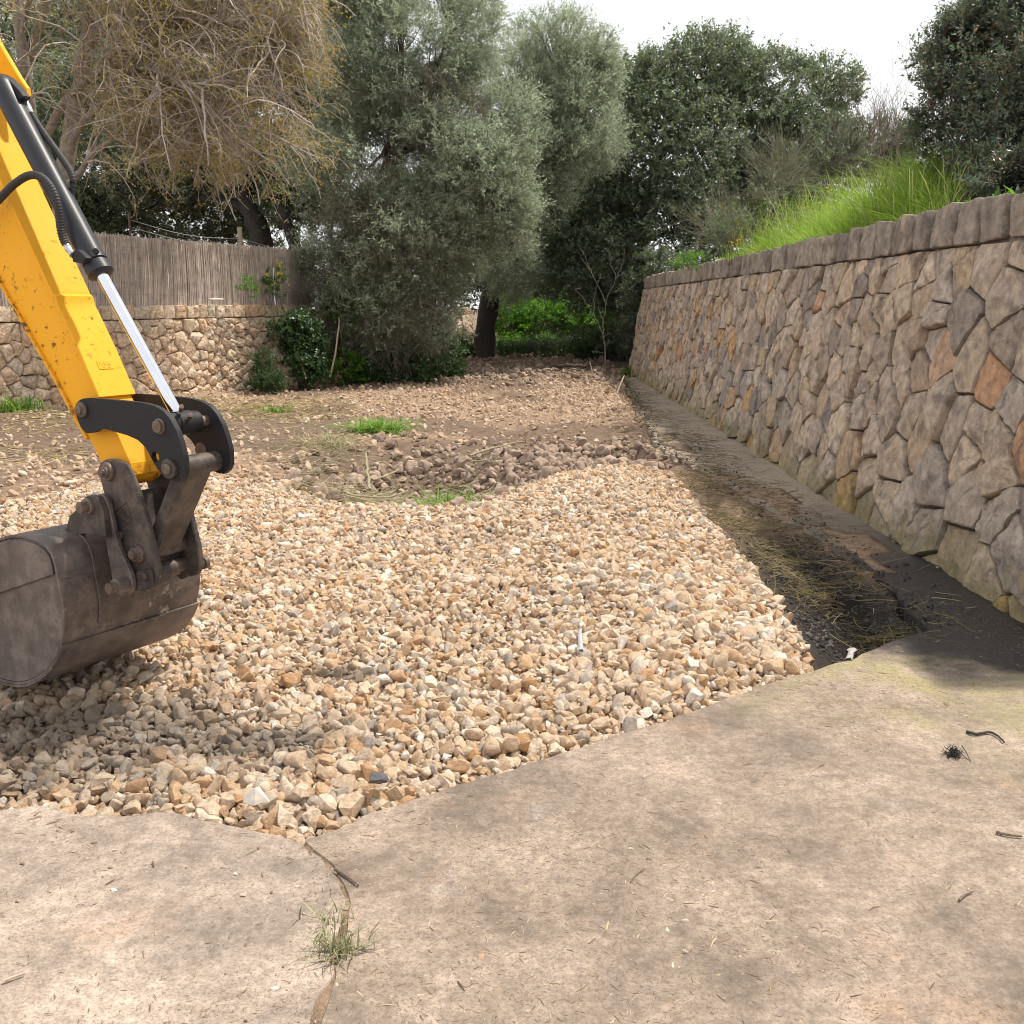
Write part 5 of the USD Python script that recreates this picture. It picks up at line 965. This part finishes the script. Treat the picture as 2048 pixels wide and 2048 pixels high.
# --- second olive behind it
B = [blob(1048, 128, 27, 98, 84, 1.5), blob(1075, 240, 27, 90, 100, 1.4), blob(985, 205, 26.6, 60, 95, 1.1), blob(1110, 150, 27.4, 45, 60, 1.0), blob(1010, 330, 26.6, 70, 90, 1.2), blob(960, 500, 28.5, 50, 60, 1.0)]
o2 = thing('olive_tree', 'paler olive tree behind the large one, against the sky, dark forked trunk', 'olive tree', on_y(915, 665, 29.5))
P, D = fill(g5, B, 4600, .47, 1.1, .6, 13, wall_h); crown_inst('crown', o2, OLS, P, D, 1.0, olive_m, g5, .3)
skeleton(o2, g5, np.array([on_y(915, 672, 29.5), on_y(918, 610, 29.4), on_y(935, 520, 29), on_y(985, 380, 28), on_y(1030, 250, 27.4)]), [b[0] for b in B] + [on_y(880, 480, 28)], .30, .085, bark_dark, P[::12], .014, tw=twig_brown)
# --- dark evergreen oaks at the end
def oak(label, B, n, trunk, seed, protos=OKS, m=None, sc=1.15, r=.2, gap=.45, name='evergreen_oak', cat='oak tree', zmin=wall_h, gs=.8, tips=18):
    t = thing(name, label, cat, trunk[0]); P, D = fill(g5, B, n, gap, gs, .6, seed, zmin); crown_inst('crown', t, protos, P, D, sc, m or oak_m, g5, .3)
    skeleton(t, g5, np.array(trunk), [b[0] for b in B], r, r * .42, bark_dark, P[::tips], .016); return t
Yp = lambda L: [on_y(*a) for a in L]
oak('tall dark evergreen oak behind the end of the right wall, left of two', [blob(1205, 170, 31, 75, 70, 1.8), blob(1330, 140, 31, 95, 62, 1.8), blob(1120, 320, 30.4, 90, 110, 1.8), blob(1270, 290, 29.6, 130, 110, 1.8), blob(1130, 470, 29.6, 110, 110, 1.6), blob(1270, 440, 29, 110, 110, 1.5), blob(1180, 590, 29.8, 80, 70, 1.0), blob(1045, 430, 31, 55, 100, 1.2)], 6000, Yp([(1200, 680, 31), (1205, 560, 31), (1220, 400, 31), (1260, 260, 31)]), 21)
oak('broad dark evergreen oak above the grassy bank, right of two', [blob(1440, 175, 32, 90, 58, 1.8), blob(1545, 175, 32, 62, 50, 1.4), blob(1440, 280, 31, 120, 90, 1.8), blob(1540, 300, 31, 80, 80, 1.5), blob(1390, 390, 30, 90, 80, 1.5), blob(1480, 390, 30, 80, 60, 1.4)], 4300, Yp([(1440, 620, 32), (1440, 480, 32), (1445, 360, 32), (1460, 240, 32)]), 22)
oak('dark evergreen oak behind the reed screen with a thick black trunk', [blob(330, 300, 27, 130, 110, 1.8), blob(480, 300, 26.5, 100, 75, 1.4), blob(200, 250, 28, 140, 130, 1.8), blob(560, 370, 25.6, 60, 60, 1.0), blob(400, 180, 28, 170, 130, 1.8), blob(260, 400, 28.5, 110, 60, 1.2), blob(350, 415, 28, 130, 45, 1.0), blob(460, 400, 28.5, 110, 62, 1.2), blob(140, 410, 28.5, 110, 50, 1.2), blob(560, 200, 27.5, 90, 140, 1.6)], 7200, Yp([(498, 500, 25.5), (488, 440, 25.5), (468, 390, 25.6), (455, 330, 26)]), 23, r=.30, gap=.47)
oak('second dark oak behind the reed screen, thin leaning trunk', [blob(590, 330, 26, 50, 80, 1.0), blob(620, 200, 27, 60, 120, 1.2), blob(560, 300, 26.5, 60, 60, 1.0)], 1300, Yp([(562, 510, 25), (552, 450, 25), (535, 400, 25), (515, 340, 25.2)]), 24, r=.20, gap=.47)
oak('dark evergreen wood edge filling the far end of the lane', [blob(880, 420, 40, 90, 130, 2.5), blob(1010, 470, 41, 90, 110, 2.5), blob(1120, 480, 41, 90, 110, 2.5), blob(940, 560, 40, 60, 40, 2), blob(1060, 550, 40, 60, 45, 2), blob(1180, 560, 40, 70, 60, 2), blob(760, 480, 39, 80, 130, 2)], 4200, Yp([(1000, 660, 41), (1000, 600, 41), (1010, 540, 41), (1010, 450, 41)]), 25, sc=1.9, gap=.44)
oak('bushy trees far behind the leafing tree at the left edge', [blob(60, 120, 33, 170, 170, 2.5), blob(260, 60, 34, 200, 150, 2.5), blob(480, 40, 34, 180, 130, 2.5), blob(-20, 330, 32, 90, 90, 2)], 3600, Yp([(100, 600, 33), (90, 450, 33), (100, 300, 33), (120, 150, 33)]), 26, m=olive_m, sc=1.9, gap=.47, name='bushy_tree', cat='tree')
# --- mastic shrub on the bank, right
bz = lambda P: bank_z(P[:, 0] - bank_x(P[:, 1]), P[:, 1]) + .02
B = [blob(1850, 180, 9.6, 75, 105, .9), blob(1762, 150, 9.8, 10, 45, .2), blob(1800, 80, 9.8, 12, 50, .2), blob(1822, 60, 9.8, 14, 60, .25), blob(1950, 60, 10, 100, 150, 1.1), blob(1900, 290, 9.4, 95, 70, .9), blob(1795, 215, 9.8, 45, 55, .5), blob(1775, 110, 9.9, 22, 45, .3), blob(1990, 260, 9.2, 90, 100, .9), blob(1860, 60, 10, 40, 70, .5), blob(2060, 120, 9.6, 120, 160, 1.0), blob(1890, 350, 8.8, 60, 35, .5), blob(1960, 340, 8.2, 80, 50, .6)]
ms = thing('mastic_shrub', 'dense dark shrub with reddish tips on the bank at the right picture edge', 'shrub', on_y(1900, 400, 10))
P, D = fill(g5, B, 3300, .475, 2.3, .6, 31, bz); crown_inst('crown', ms, MAS, P, D, 1.0, mastic_m, g5, .5)
skeleton(ms, g5, np.array(Yp([(1920, 420, 10), (1915, 370, 10), (1910, 300, 10), (1920, 200, 10)])), [b[0] for b in B], .05, .022, bark_dark, P[::9], .006)
# --- loose bushes and dry stems beyond the grass
def bush(name, label, cat, B, n, protos, m, sc, seed, zmin, gap=.44, up=.5, gs=1.6, rn=.7, mb=None, tips=8, r=.013):
    t = thing(name, label, cat, B[0][0] * [1, 1, 0]); P, D = fill(g5, B, n, gap, gs, .75, seed, zmin); crown_inst('foliage', t, protos, P, D, sc, m, g5, up, rn)
    b0 = B[0][0].copy(); b0[2] = float(np.ravel(zmin(b0[None]))[0]) - .05; base = b0 + g5.normal(0, .08, (len(P[::tips]), 3)) * [1, 1, 0]
    Q, Rq = limbs(g5, base, P[::tips], r * .35, .12, 6); put('stems', tubes(Q, np.maximum(Rq, .003), 3), mb or bark_m, t, smooth=True, kind='stuff'); return t
bush('wild_bush', 'airy grey green bush with tiny pale flowers behind the grass', 'bush', [blob(1530, 330, 17, 60, 40, .8), blob(1580, 300, 17.5, 50, 40, .7)], 330, OLS + BARE, oak_m, .8, 41, bz, .47, gs=2.6, rn=1.0)
bush('wild_bush', 'darker round bush behind the grass, under the bare stems', 'bush', [blob(1640, 285, 20, 70, 50, .9), blob(1700, 290, 20, 45, 55, .7)], 520, OKS + BARE, oak_m, .8, 42, bz, .46, gs=2.2, rn=1.0)
bush('wild_bush', 'small grey green bush at the far end of the grassy bank', 'bush', [blob(1385, 432, 14.5, 36, 28, .4)], 200, OLS, oak_m, .5, 43, bz, .40)
bush('wild_bush', 'feathery light green weed clump on the far end of the coping', 'weed', [blob(1300, 493, 16.5, 30, 10, .3)], 70, HRB, bright_m, .35, 44, bz, .38)
t = thing('dry_shrub', 'tall bare dry stems rising between the bush and the right shrub', 'shrub', on_y(1650, 300, 18) * [1, 1, 0])
n_ = 46; bx = np.array([on_y(1660 + g5.normal(0, 26), 330, 18) for _ in range(n_)]); tp = np.array([on_y(1655 + g5.normal(0, 62), g5.uniform(120, 270), 18 + g5.normal(0, .3)) for _ in range(n_)])
Q, Rq = limbs(g5, bx, tp, .007, .07, 7); put('stems', tubes(Q, np.maximum(Rq, .0028), 3), twig_brown, t, smooth=True, kind='stuff')
tt = Q[:, 2:6].reshape(-1, 3); e = tt + unit(len(tt), g5) * .25 + [0, 0, .22]; Q, Rq = limbs(g5, tt, e, .004, .1, 4); put('side_stems', tubes(Q, np.maximum(Rq, .002), 3), twig_brown, t, smooth=True, kind='stuff')
bush('dry_bush', 'leafless reddish twigs leaning over the grass before the dark oak', 'bush', [blob(1470, 340, 15, 40, 60, .5), blob(1360, 440, 15.5, 40, 40, .4)], 110, BARE, olive_m, .8, 45, bz, .35, .8, mb=twig_brown)
# --- grass bank
def bank_grass(n, y0, y1, d0, d1, H, rng, lean=.5, m=green_m, **k):
    y = rng.uniform(y0, y1, n); dx = d0 + (d1 - d0) * rng.random(n) ** 1.3; y = np.maximum(y, 7.7 + 1.55 * dx + rng.uniform(0, 1.2, n)); n = len(y); x = bank_x(y) + dx; b = np.c_[x, y]
    z = bank_z(dx, y); a = rng.uniform(0, 2 * np.pi, n); h = H * rng.uniform(.5, 1.15, n) * (.25 + 1.5 * fbm2(x, y, 1.1, 3, 51) ** 1.3) * (.35 + .65 * sstep(19.5, 12.5, y)) * (.30 + .70 * sstep(7.6, 10.0, y)) * (.45 + .55 * sstep(.0, .5, dx)); ln = np.abs(rng.normal(0, lean, n)) + .1
    d = np.stack([np.cos(a), np.sin(a)], 1) * .8 + np.array([-.45, -.1]); tt = np.array([0, .3, .6, .85, 1.0]); hor = ln[:, None] * tt[None] ** 1.9 * h[:, None]; up = (tt[None] - .38 * np.minimum(ln, 1.2)[:, None] * tt[None] ** 2.6) * h[:, None]
    P = np.stack([x[:, None] + d[:, :1] * hor, y[:, None] + d[:, 1:] * hor, z[:, None] - .02 + up], -1)
    v, f = strip(P, .0042 * np.array([.8, 1, .8, .5, .06])[None] * rng.uniform(.7, 1.4, n)[:, None], a + np.pi / 2 + rng.normal(0, .7, n))
    return put('bank_grass', (v, f), m, tone=np.repeat(np.clip(rng.normal(.5, .25, n), 0, 1), 10), **k)
gb = leaf_mat('bank_grass_blade', [(0, (.09, .155, .025)), (.4, (.19, .30, .045)), (.7, (.30, .40, .08)), (.88, (.45, .45, .17)), (1, (.58, .52, .30))], .45, .45, (.32, .55, .04), .4, .0)
bank_grass(27000, 6.6, 21.5, .06, 2.6, .62, g5, .75, m=gb, label='long fresh green grass covering the bank above the right wall', cat='grass', kind='stuff')
def seed_stems(n, rng):
    y = rng.uniform(7.8, 17, n); dx = rng.uniform(.1, 2.3, n); y = np.maximum(y, 7.8 + 1.6 * dx); x = bank_x(y) + dx; z = bank_z(dx, y); h = rng.uniform(.35, .85, n) * (.45 + .55 * sstep(7.6, 10, y)); a = rng.uniform(0, 6.28, n); ln = rng.uniform(.1, .45, n)
    tt = np.linspace(0, 1, 5); P = np.stack([x[:, None] + np.cos(a)[:, None] * ln[:, None] * tt ** 2 * h[:, None], y[:, None] + np.sin(a)[:, None] * ln[:, None] * tt ** 2 * h[:, None], z[:, None] + h[:, None] * tt], -1)
    v, f = tubes(P, np.array([.0022, .002, .0018, .005, .001])[None] * rng.uniform(.7, 1.3, n)[:, None], 3); return (v, f), np.repeat(np.clip(rng.normal(.85, .15, n), 0, 1), 15)
m_, t_ = seed_stems(900, g5); put('grass_stems', m_, gb, tone=t_, smooth=True, label='pale seeding grass stems standing above the green bank', cat='grass', kind='stuff')
Pw = []
fl_y = plain('yellow_petal', (.80, .60, .01), .6, nscale=5, var=.1, bump=0)
def flowers(name, pts, size, m, label, rng, cat='flowers'):
    n = len(pts); d = unit(n * 4, rng); d[:, 2] = np.abs(d[:, 2]) * .6 + .15; d = norm(d); sd = norm(np.cross(d, [0, 0, 1.0])); v, f = blade_mesh(np.repeat(pts, 4, 0), d, sd, size * rng.uniform(.7, 1.2, n * 4), size * .7, .1)
    put(name, (v, f), m, label=label, cat=cat, kind='stuff')
yb = []
for px, py, y in ((1560, 360, 12), (1520, 395, 12.5), (1390, 460, 14.0), (1398, 452, 14), (1380, 462, 14.2), (1762, 402, 8.6), (1700, 425, 9), (1740, 412, 8.8), (1648, 428, 9.6), (1580, 450, 10.6)): yb += [on_y(px + g5.normal(0, 4), py + g5.normal(0, 3), y) for _ in range(3)]
flowers('yellow_flowers', np.array(yb), .03, fl_y, 'few yellow flowers scattered in the grass above the right wall', g5)
tuft('leafy_weed', (3.75, 8.35), 130, .22, .35, 'low yellow green leafy weed beside the coping under the right shrub', 'weed', bright_m, .02, .9, z=lambda b: bank_z(b[:, 0] - bank_x(b[:, 1]), b[:, 1]))
# --- plants along the left wall and at the lane's end
gz = wall_h
bush('ivy_bush', 'dark ivy bush climbing the left wall beside the olive', 'ivy', [blob(572, 650, 20.3, 28, 52, .3), blob(578, 690, 20.1, 30, 28, .25)], 480, IVS, ivy_m, .85, 61, gz, .36)
bush('wall_plant', 'bright green plant spilling down the left wall, left of the ivy', 'plant', [blob(500, 690, 19.5, 17, 30, .14), blob(522, 630, 20.2, 15, 32, .12), blob(505, 722, 19.3, 34, 9, .25)], 300, HRB, shade_m, .55, 62, gz, .36)
bush('undergrowth_bush', 'dark green undergrowth below the big olive crown', 'undergrowth', [blob(770, 660, 22.6, 70, 45, .8), blob(690, 685, 22.3, 60, 26, .6), blob(830, 685, 24, 40, 40, .6), blob(740, 700, 21.9, 90, 14, .5)], 1100, HRB, shade_m, .9, 63, gz, .36)
bush('creeper', 'light green creeper beside the pale cane at the wall end', 'creeper', [blob(655, 590, 21.6, 22, 50, .3), blob(665, 690, 21.5, 22, 30, .3), blob(630, 700, 21.3, 26, 14, .3)], 240, HRB, bright_m, .7, 64, gz, .36)
bush('sunlit_thicket', 'bright sunlit green thicket seen through the dark end of the lane', 'undergrowth', [blob(960, 600, 34.5, 34, 50, .8), blob(1010, 620, 35, 45, 45, .8), blob(1075, 610, 34.5, 50, 48, .8), blob(1120, 620, 33.5, 40, 40, .7), blob(1000, 655, 33.6, 80, 14, .6)], 1500, HRB, bright_m, 1.1, 65, gz, .40)
bush('undergrowth_bush', 'shaded green ground plants along the far edge of the stones', 'undergrowth', [blob(950, 668, 31.5, 90, 12, .7), blob(1060, 665, 31.5, 80, 16, .7), blob(1140, 660, 30.5, 60, 22, .7), blob(870, 655, 31, 40, 22, .5)], 900, HRB, shade_m, .9, 66, gz, .34)
bush('corner_bush', 'dark leaves around the far end of the right wall', 'bush', [blob(1195, 590, 26.8, 22, 80, .4), blob(1240, 500, 26.6, 40, 30, .5)], 420, OKS, oak_m, .7, 67, gz, .38)
bush('wall_mustard', 'thin weed with yellow flowers growing in front of the reed screen', 'weed', [blob(518, 540, 21.2, 20, 30, .12), blob(468, 545, 20.0, 9, 18, .10)], 60, HRB, bright_m, .55, 68, lambda P: np.full(len(P), 1.6), .2)
flowers('yellow_flowers', np.array([on_y(518 + g5.normal(0, 18), 522 + g5.normal(0, 17), 20.9) for _ in range(26)]), .045, fl_y, 'yellow mustard flowers in front of the reed screen', g5)
# --- bare sapling and loose sticks
zs = lambda L: np.array([on_y((1150 + a / 6.04) * 1932 / 2048, (480 + b / 6.04) * 1932 / 2048, 25.6) for a, b in L])
sap_m = plain('sapling_bark', (.22, .185, .155), .9, nscale=10)
sp_ = thing('bare_sapling', 'leafless young tree standing before the dark oak at the wall end', 'sapling', zs([(320, 1750)])[0])
def wood(name, pts, r0, r1, m, root, n=14): p = spline(pts, n); p = p + g5.normal(0, .012, p.shape); put(name, tube(p, np.linspace(r0, r1, n), 6), m, root, smooth=True)
wood('trunk', zs([(320, 1780), (362, 1560), (360, 1380), (345, 1200), (330, 1130)]), .022, .016, twig_brown, sp_)
for L in ([(330, 1130), (240, 930), (150, 780), (60, 650), (0, 600)], [(330, 1130), (365, 900), (378, 780), (330, 640), (270, 540), (200, 390), (120, 180), (30, 30)], [(378, 780), (440, 600), (488, 470), (440, 300), (430, 150)], [(488, 470), (560, 320), (600, 110)], [(345, 1200), (360, 1160), (440, 1130)], [(360, 1300), (400, 1230), (420, 1180)], [(240, 930), (225, 760), (245, 620), (270, 520)], [(270, 520), (320, 400)], [(355, 1000), (300, 880), (280, 800)], [(250, 960), (200, 1000), (130, 1010)], [(500, 460), (600, 380)], [(200, 390), (60, 200)], [(0, 600), (80, 570)], [(520, 830), (500, 740), (560, 720)], [(360, 1365), (200, 1345)], [(545, 700), (630, 650)], [(640, 600), (725, 540)]): wood('branch', zs(L), .008, .0035, sap_m, sp_)
def stick(label, pts, r, m=twig_grey, name='stick', cat='stick'): p = spline(np.array(pts), 9) if len(pts) > 2 else np.linspace(pts[0], pts[1], 9); p = p + g5.normal(0, r * .25, p.shape); put(name, tube(p, np.linspace(r, r * .6, 9), 7), m, smooth=True, label=label, cat=cat)
stick_m = plain('grey_green_stick', (.27, .23, .15), .85, nscale=30, var=.4)
pale_stick = plain('peeled_stick', (.46, .38, .29), .85, nscale=30, var=.3)
stick('pale peeled stick standing in the stones where the right ledge begins', [on_y(1161, 752, 19.6), on_y(1166, 738, 19.7), on_y(1178, 708, 20.0)], .022, pale_stick)
stick('small pale stick standing in the dark stones left of the sapling', [on_y(1117, 700, 24.6), on_y(1113, 682, 24.6)], .014, pale_stick)
stick('pale cane leaning against the wall end left of the olive', [on_y(622, 712, 20.6), on_y(632, 668, 20.7), on_y(640, 600, 21.2)], .022, pale_stick, 'cane', 'cane')
stick('thin dry stalk standing at the foot of the ivy', [on_y(577, 715, 19.8), on_y(570, 690, 19.9), on_y(562, 655, 20.1)], .014, pale_stick, 'cane', 'cane')
stick('brown stick standing up in the left of the trench', [on_z(697, 922, -.1), on_z(694, 900, -.05) + [0, 0, .06], on_z(690, 872, .02) + [0, 0, .10]], .017, stick_m)
stick('short brown stick lying across the front of the trench', [on_z(702, 905, -.1), on_z(735, 895, -.1), on_z(752, 886, -.08)], .014, stick_m)
stick('long grey stick lying along the gravel edge in front of the trench', [on_z(655, 931, .05), on_z(700, 938, .03), on_z(770, 925, .03)], .010, stick_m)
stick('pale green branch lying over the cobbles at the far right of the trench', [on_z(885, 860, .0), on_z(930, 846, .02), on_z(990, 832, .05)], .013, stick_m)
stick('short pale branch below the green one in the trench', [on_z(888, 872, -.08), on_z(930, 866, -.05)], .011, stick_m)
stick('dead log lying in the shaded stones at the far end', [on_z(1050, 690, .08), on_z(1090, 690, .12), on_z(1120, 688, .12)], .05, bark_m, 'log', 'log')
stick('thin bent pale root in front of the undergrowth at the olive', [on_z(842, 672, .35), on_z(853, 684, .12), on_z(848, 678, .3)], .015, pale_stick, 'root', 'root') if False else None
# --- leafing tree with hanging twigs, left
dt = thing('leafing_tree', 'large tree at the left with grey limbs, drooping twigs and small ochre leaves', 'tree', on_y(110, 600, 19.5))
g6 = np.random.default_rng(61)
wood_ = lambda nm, L, r0, r1, n=16: (lambda p: (put(nm, tube(p + g6.normal(0, .02, p.shape), np.linspace(r0, r1, n), 8), bark_grey, dt, smooth=True), p)[1])(spline(np.array([on_y(*a) for a in L]), n))
wood_('trunk', [(120, 640, 19.6), (112, 480, 19.6), (122, 330, 19.5), (150, 170, 19.4), (175, 20, 19.3), (190, -120, 19.2)], .21, .11)
wood_('stem', [(70, 640, 20.2), (70, 450, 20.2), (60, 250, 20), (40, 80, 19.8), (30, -90, 19.7)], .16, .09); wood_('stem', [(20, 620, 20.6), (10, 400, 20.5), (25, 200, 20.3), (70, 60, 20), (90, -80, 20)], .14, .08)
LB_ = [wood_('limb', [((a - 110) * (.80 if a > 110 else 1) + 110, b - 22 * (a > 180), c) for a, b, c in L], r, .028) for L, r in (([(75, 300, 20), (110, 215, 19.6), (190, 165, 19), (300, 110, 18.4), (430, 92, 17.9), (560, 110, 17.5)], .085), ([(112, 330, 19.6), (160, 240, 19.2), (260, 205, 18.6), (380, 215, 18), (500, 260, 17.5)], .075),
      ([(140, 200, 19.4), (200, 90, 19), (300, 30, 18.5), (440, -10, 18), (590, 10, 17.6)], .08), ([(160, 120, 19.4), (190, 20, 19), (260, -70, 18.5), (420, -110, 18), (560, -100, 17.6)], .075), ([(118, 360, 19.5), (170, 310, 19.1), (250, 285, 18.6), (330, 300, 18.2), (400, 320, 17.9)], .06),
      ([(60, 250, 20), (20, 180, 19.4), (-60, 120, 19)], .06), ([(170, 40, 19.3), (300, 55, 18.4), (480, 60, 17.6), (600, 90, 17.2)], .055), ([(150, 170, 19.4), (240, 150, 18.4), (350, 160, 17.4), (450, 190, 16.8)], .055), ([(40, 80, 19.8), (70, -40, 19.2), (160, -120, 18.6)], .06))]
lim = np.concatenate([p[4:] for p in LB_]); tan = np.concatenate([np.gradient(p, axis=0)[4:] for p in LB_]); tan = norm(tan)
def droopers(rng, st, tg, L, n, droop, spread, up, wob=.16):
    N = len(st); d = norm(tg * .75 + unit(N, rng) * spread + [0.18, 0, up]); P = [st]; l = L * np.exp(rng.normal(0, .3, N)) / n
    for k in range(n): d = norm(d + rng.normal(0, wob, d.shape) + np.array([0, 0, -droop]) * (k + .5) / n); P.append(P[-1] + d * l[:, None])
    return np.stack(P, 1)
def keep_high(S, z): k = (S[:, :, 2].min(1) > z + g6.normal(0, .22, len(S))) & (to_px(S[:, -1])[0] < 668 + g6.normal(0, 14, len(S))); return S[k]
i = g6.integers(0, len(lim), 400); S1 = keep_high(droopers(g6, lim[i], tan[i], 1.8, 8, .24, .8, .22), 3.35); put('branches', tubes(S1, np.linspace(.024, .006, 9)[None], 4), twig_grey, dt, smooth=True, kind='stuff')
def sub(S, m, a): j = g6.integers(0, len(S), m); k = g6.integers(a, S.shape[1] - 1, m); return S[j, k], norm(S[j, k + 1] - S[j, k])
st, tg = sub(S1, 2300, 2); S2 = keep_high(droopers(g6, st, tg, .80, 6, .20, .85, .02, .22), 3.15); put('twigs', tubes(S2, np.linspace(.0075, .003, 7)[None], 3), twig_grey, dt, smooth=True, kind='stuff')
st, tg = sub(S2, 6500, 1); S3 = keep_high(droopers(g6, st, tg, .34, 4, .15, .95, .0, .25), 3.0); put('fine_twigs', tubes(S3, np.linspace(.0038, .0018, 5)[None], 3), twig_grey, dt, smooth=True, kind='stuff')
Pl_ = np.concatenate([S3[:, 1:].reshape(-1, 3), S3[:, 2:].reshape(-1, 3), S3[:, 4], S2[:, 2:].reshape(-1, 3)]); Pl_ = np.vstack([Pl_, Pl_ + g6.normal(0, .05, Pl_.shape)]); Pl_ = Pl_[g6.random(len(Pl_)) < np.clip(3.2 * (meshkit.fbm(Pl_ * 1.6, 3, 9) - .34), .06, 1)]; Pl_ = Pl_ + g6.normal(0, .025, Pl_.shape)
dl = norm(unit(len(Pl_), g6) + [0, 0, -.4]); sl_ = norm(np.cross(dl, unit(len(Pl_), g6))); v, f = blade_mesh(Pl_, dl, sl_, .050 * np.exp(g6.normal(0, .3, len(Pl_))), .026, .05); put('leaves', (v, f), bud_m, dt, tone=np.repeat(np.clip(meshkit.fbm(Pl_ * 1.1, 3, 4) + g6.normal(0, .2, len(Pl_)), 0, 1), 4), kind='stuff')
# --- reed screen on the left wall
WA, WB = np.array([-9.6, 9.9, 0]), np.array([-4.30, 22.6, 0]); ws = norm(WB - WA); wo = np.array([ws[1], -ws[0], 0.]); WL = np.linalg.norm(WB - WA)
fe = thing('reed_fence', 'grey brown reed screen standing on top of the left wall', 'fence', (WA + WB) / 2 * [1, 1, 0] + [0, 0, 1.6])
g7 = np.random.default_rng(71); ns = 4600; s_ = np.linspace(-.2, WL + .25, ns) + g7.normal(0, .004, ns); hgt = 1.13 + .035 * (fbm2(s_, s_ * 0, 1.4, 3, 7) - .5) + g7.normal(0, .022, ns); off = -.13 + g7.normal(0, .011, ns)
lean_ = .05 * np.sin(s_ * .9) + g7.normal(0, .012, ns); base = WA + s_[:, None] * ws + off[:, None] * wo; base[:, 2] = 1.56
tt = np.linspace(0, 1, 4); P = base[:, None] + np.stack([ws[0] * lean_[:, None] * tt * 1.0, ws[1] * lean_[:, None] * tt, tt * (hgt[:, None] + .04)], -1) + (wo * .012 * np.sin(tt * 3)[:, None])[None] + g7.normal(0, .003, (ns, 4, 3))
v, f = tubes(P, .0050 * g7.uniform(.7, 1.4, ns)[:, None], 4)
reed_m = rock_mat('dry_reed', [(0, (.36, .31, .27)), (.3, (.50, .43, .375)), (.6, (.43, .365, .32)), (.85, (.58, .50, .43)), (1, (.66, .57, .49))], 'tone', 6.0, .3, .9, .2, 60.)
put('reeds', (v, f), reed_m, fe, smooth=True, tone=np.repeat(g7.random(ns), 16), kind='stuff')
wire_m = plain('rusty_wire', (.09, .075, .065), .7, bump=0)
for z in (1.78, 1.98, 2.18, 2.38, 2.56): put('wire', tube(np.array([WA + ws * a + wo * (-.116) + [0, 0, z + .008 * math.sin(a * 3)] for a in np.linspace(-.2, WL + .2, 50)]), .0035, 5), wire_m, fe, smooth=True)
post_m = plain('fence_wood', (.34, .30, .20), .9, nscale=30, var=.3, stretch=(1, 1, .2)); metal_m = plain('rusty_post', (.10, .06, .05), .8, nscale=30)
def upright(name, px, y, z0, z1, r, m, label, square=False):
    b = on_y(px, 470, y); p = np.array([[b[0], b[1], z0], [b[0] + .005, b[1], (z0 + z1) / 2], [b[0] + .012, b[1], z1]]); put(name, tube(p, r * np.array([1, 1.02, .97]), 4 if square else 12), m, smooth=True if not square else False, label=label, cat='fence post')
upright('fence_post', 453, 21.2, 1.5, 3.14, .05, post_m, 'round wooden fence post rising above the reed screen'); upright('fence_post', 247, 18.4, 1.5, 3.18, .022, metal_m, 'thin rusty metal post behind the reed screen', True)
fw = thing('wire_strands', 'two slack wires strung between the posts above the reed screen', 'fence wire', (0, 0, 0))
for z0, z1, zz in ((3.05, 2.92, 2.72), (2.93, 2.80, 2.62)):
    a, b, c = on_y(247, 400, 18.4), on_y(453, 440, 21.2), on_y(590, 470, 23.4); a[2], b[2], c[2] = z0, z1, zz
    L = np.vstack([a + (b - a) * t + [0, 0, -.10 * math.sin(math.pi * t)] for t in np.linspace(0, 1, 14)] + [b + (c - b) * t + [0, 0, -.05 * math.sin(math.pi * t)] for t in np.linspace(.07, 1, 10)]); put('wire', tube(L, .006, 5), plain('zinc_wire_%d' % int(z0 * 100), (.42, .42, .42), .5, .6, bump=0), fw, smooth=True)
lone('flat_stone', 1209 / 2.76 * 1932 / 2048, 0, .34, '', white_pb, 4) if False else None
c_ = on_y(413, 562, 18.6); v, f = COB[4]; v = v * .30 * np.array([1, .8, .28]); put('flat_stone', (v + [c_[0] - .05, c_[1], 1.705], f), white_pb, smooth=50, label='flat pale stone lying on the coping of the left wall', cat='stone')
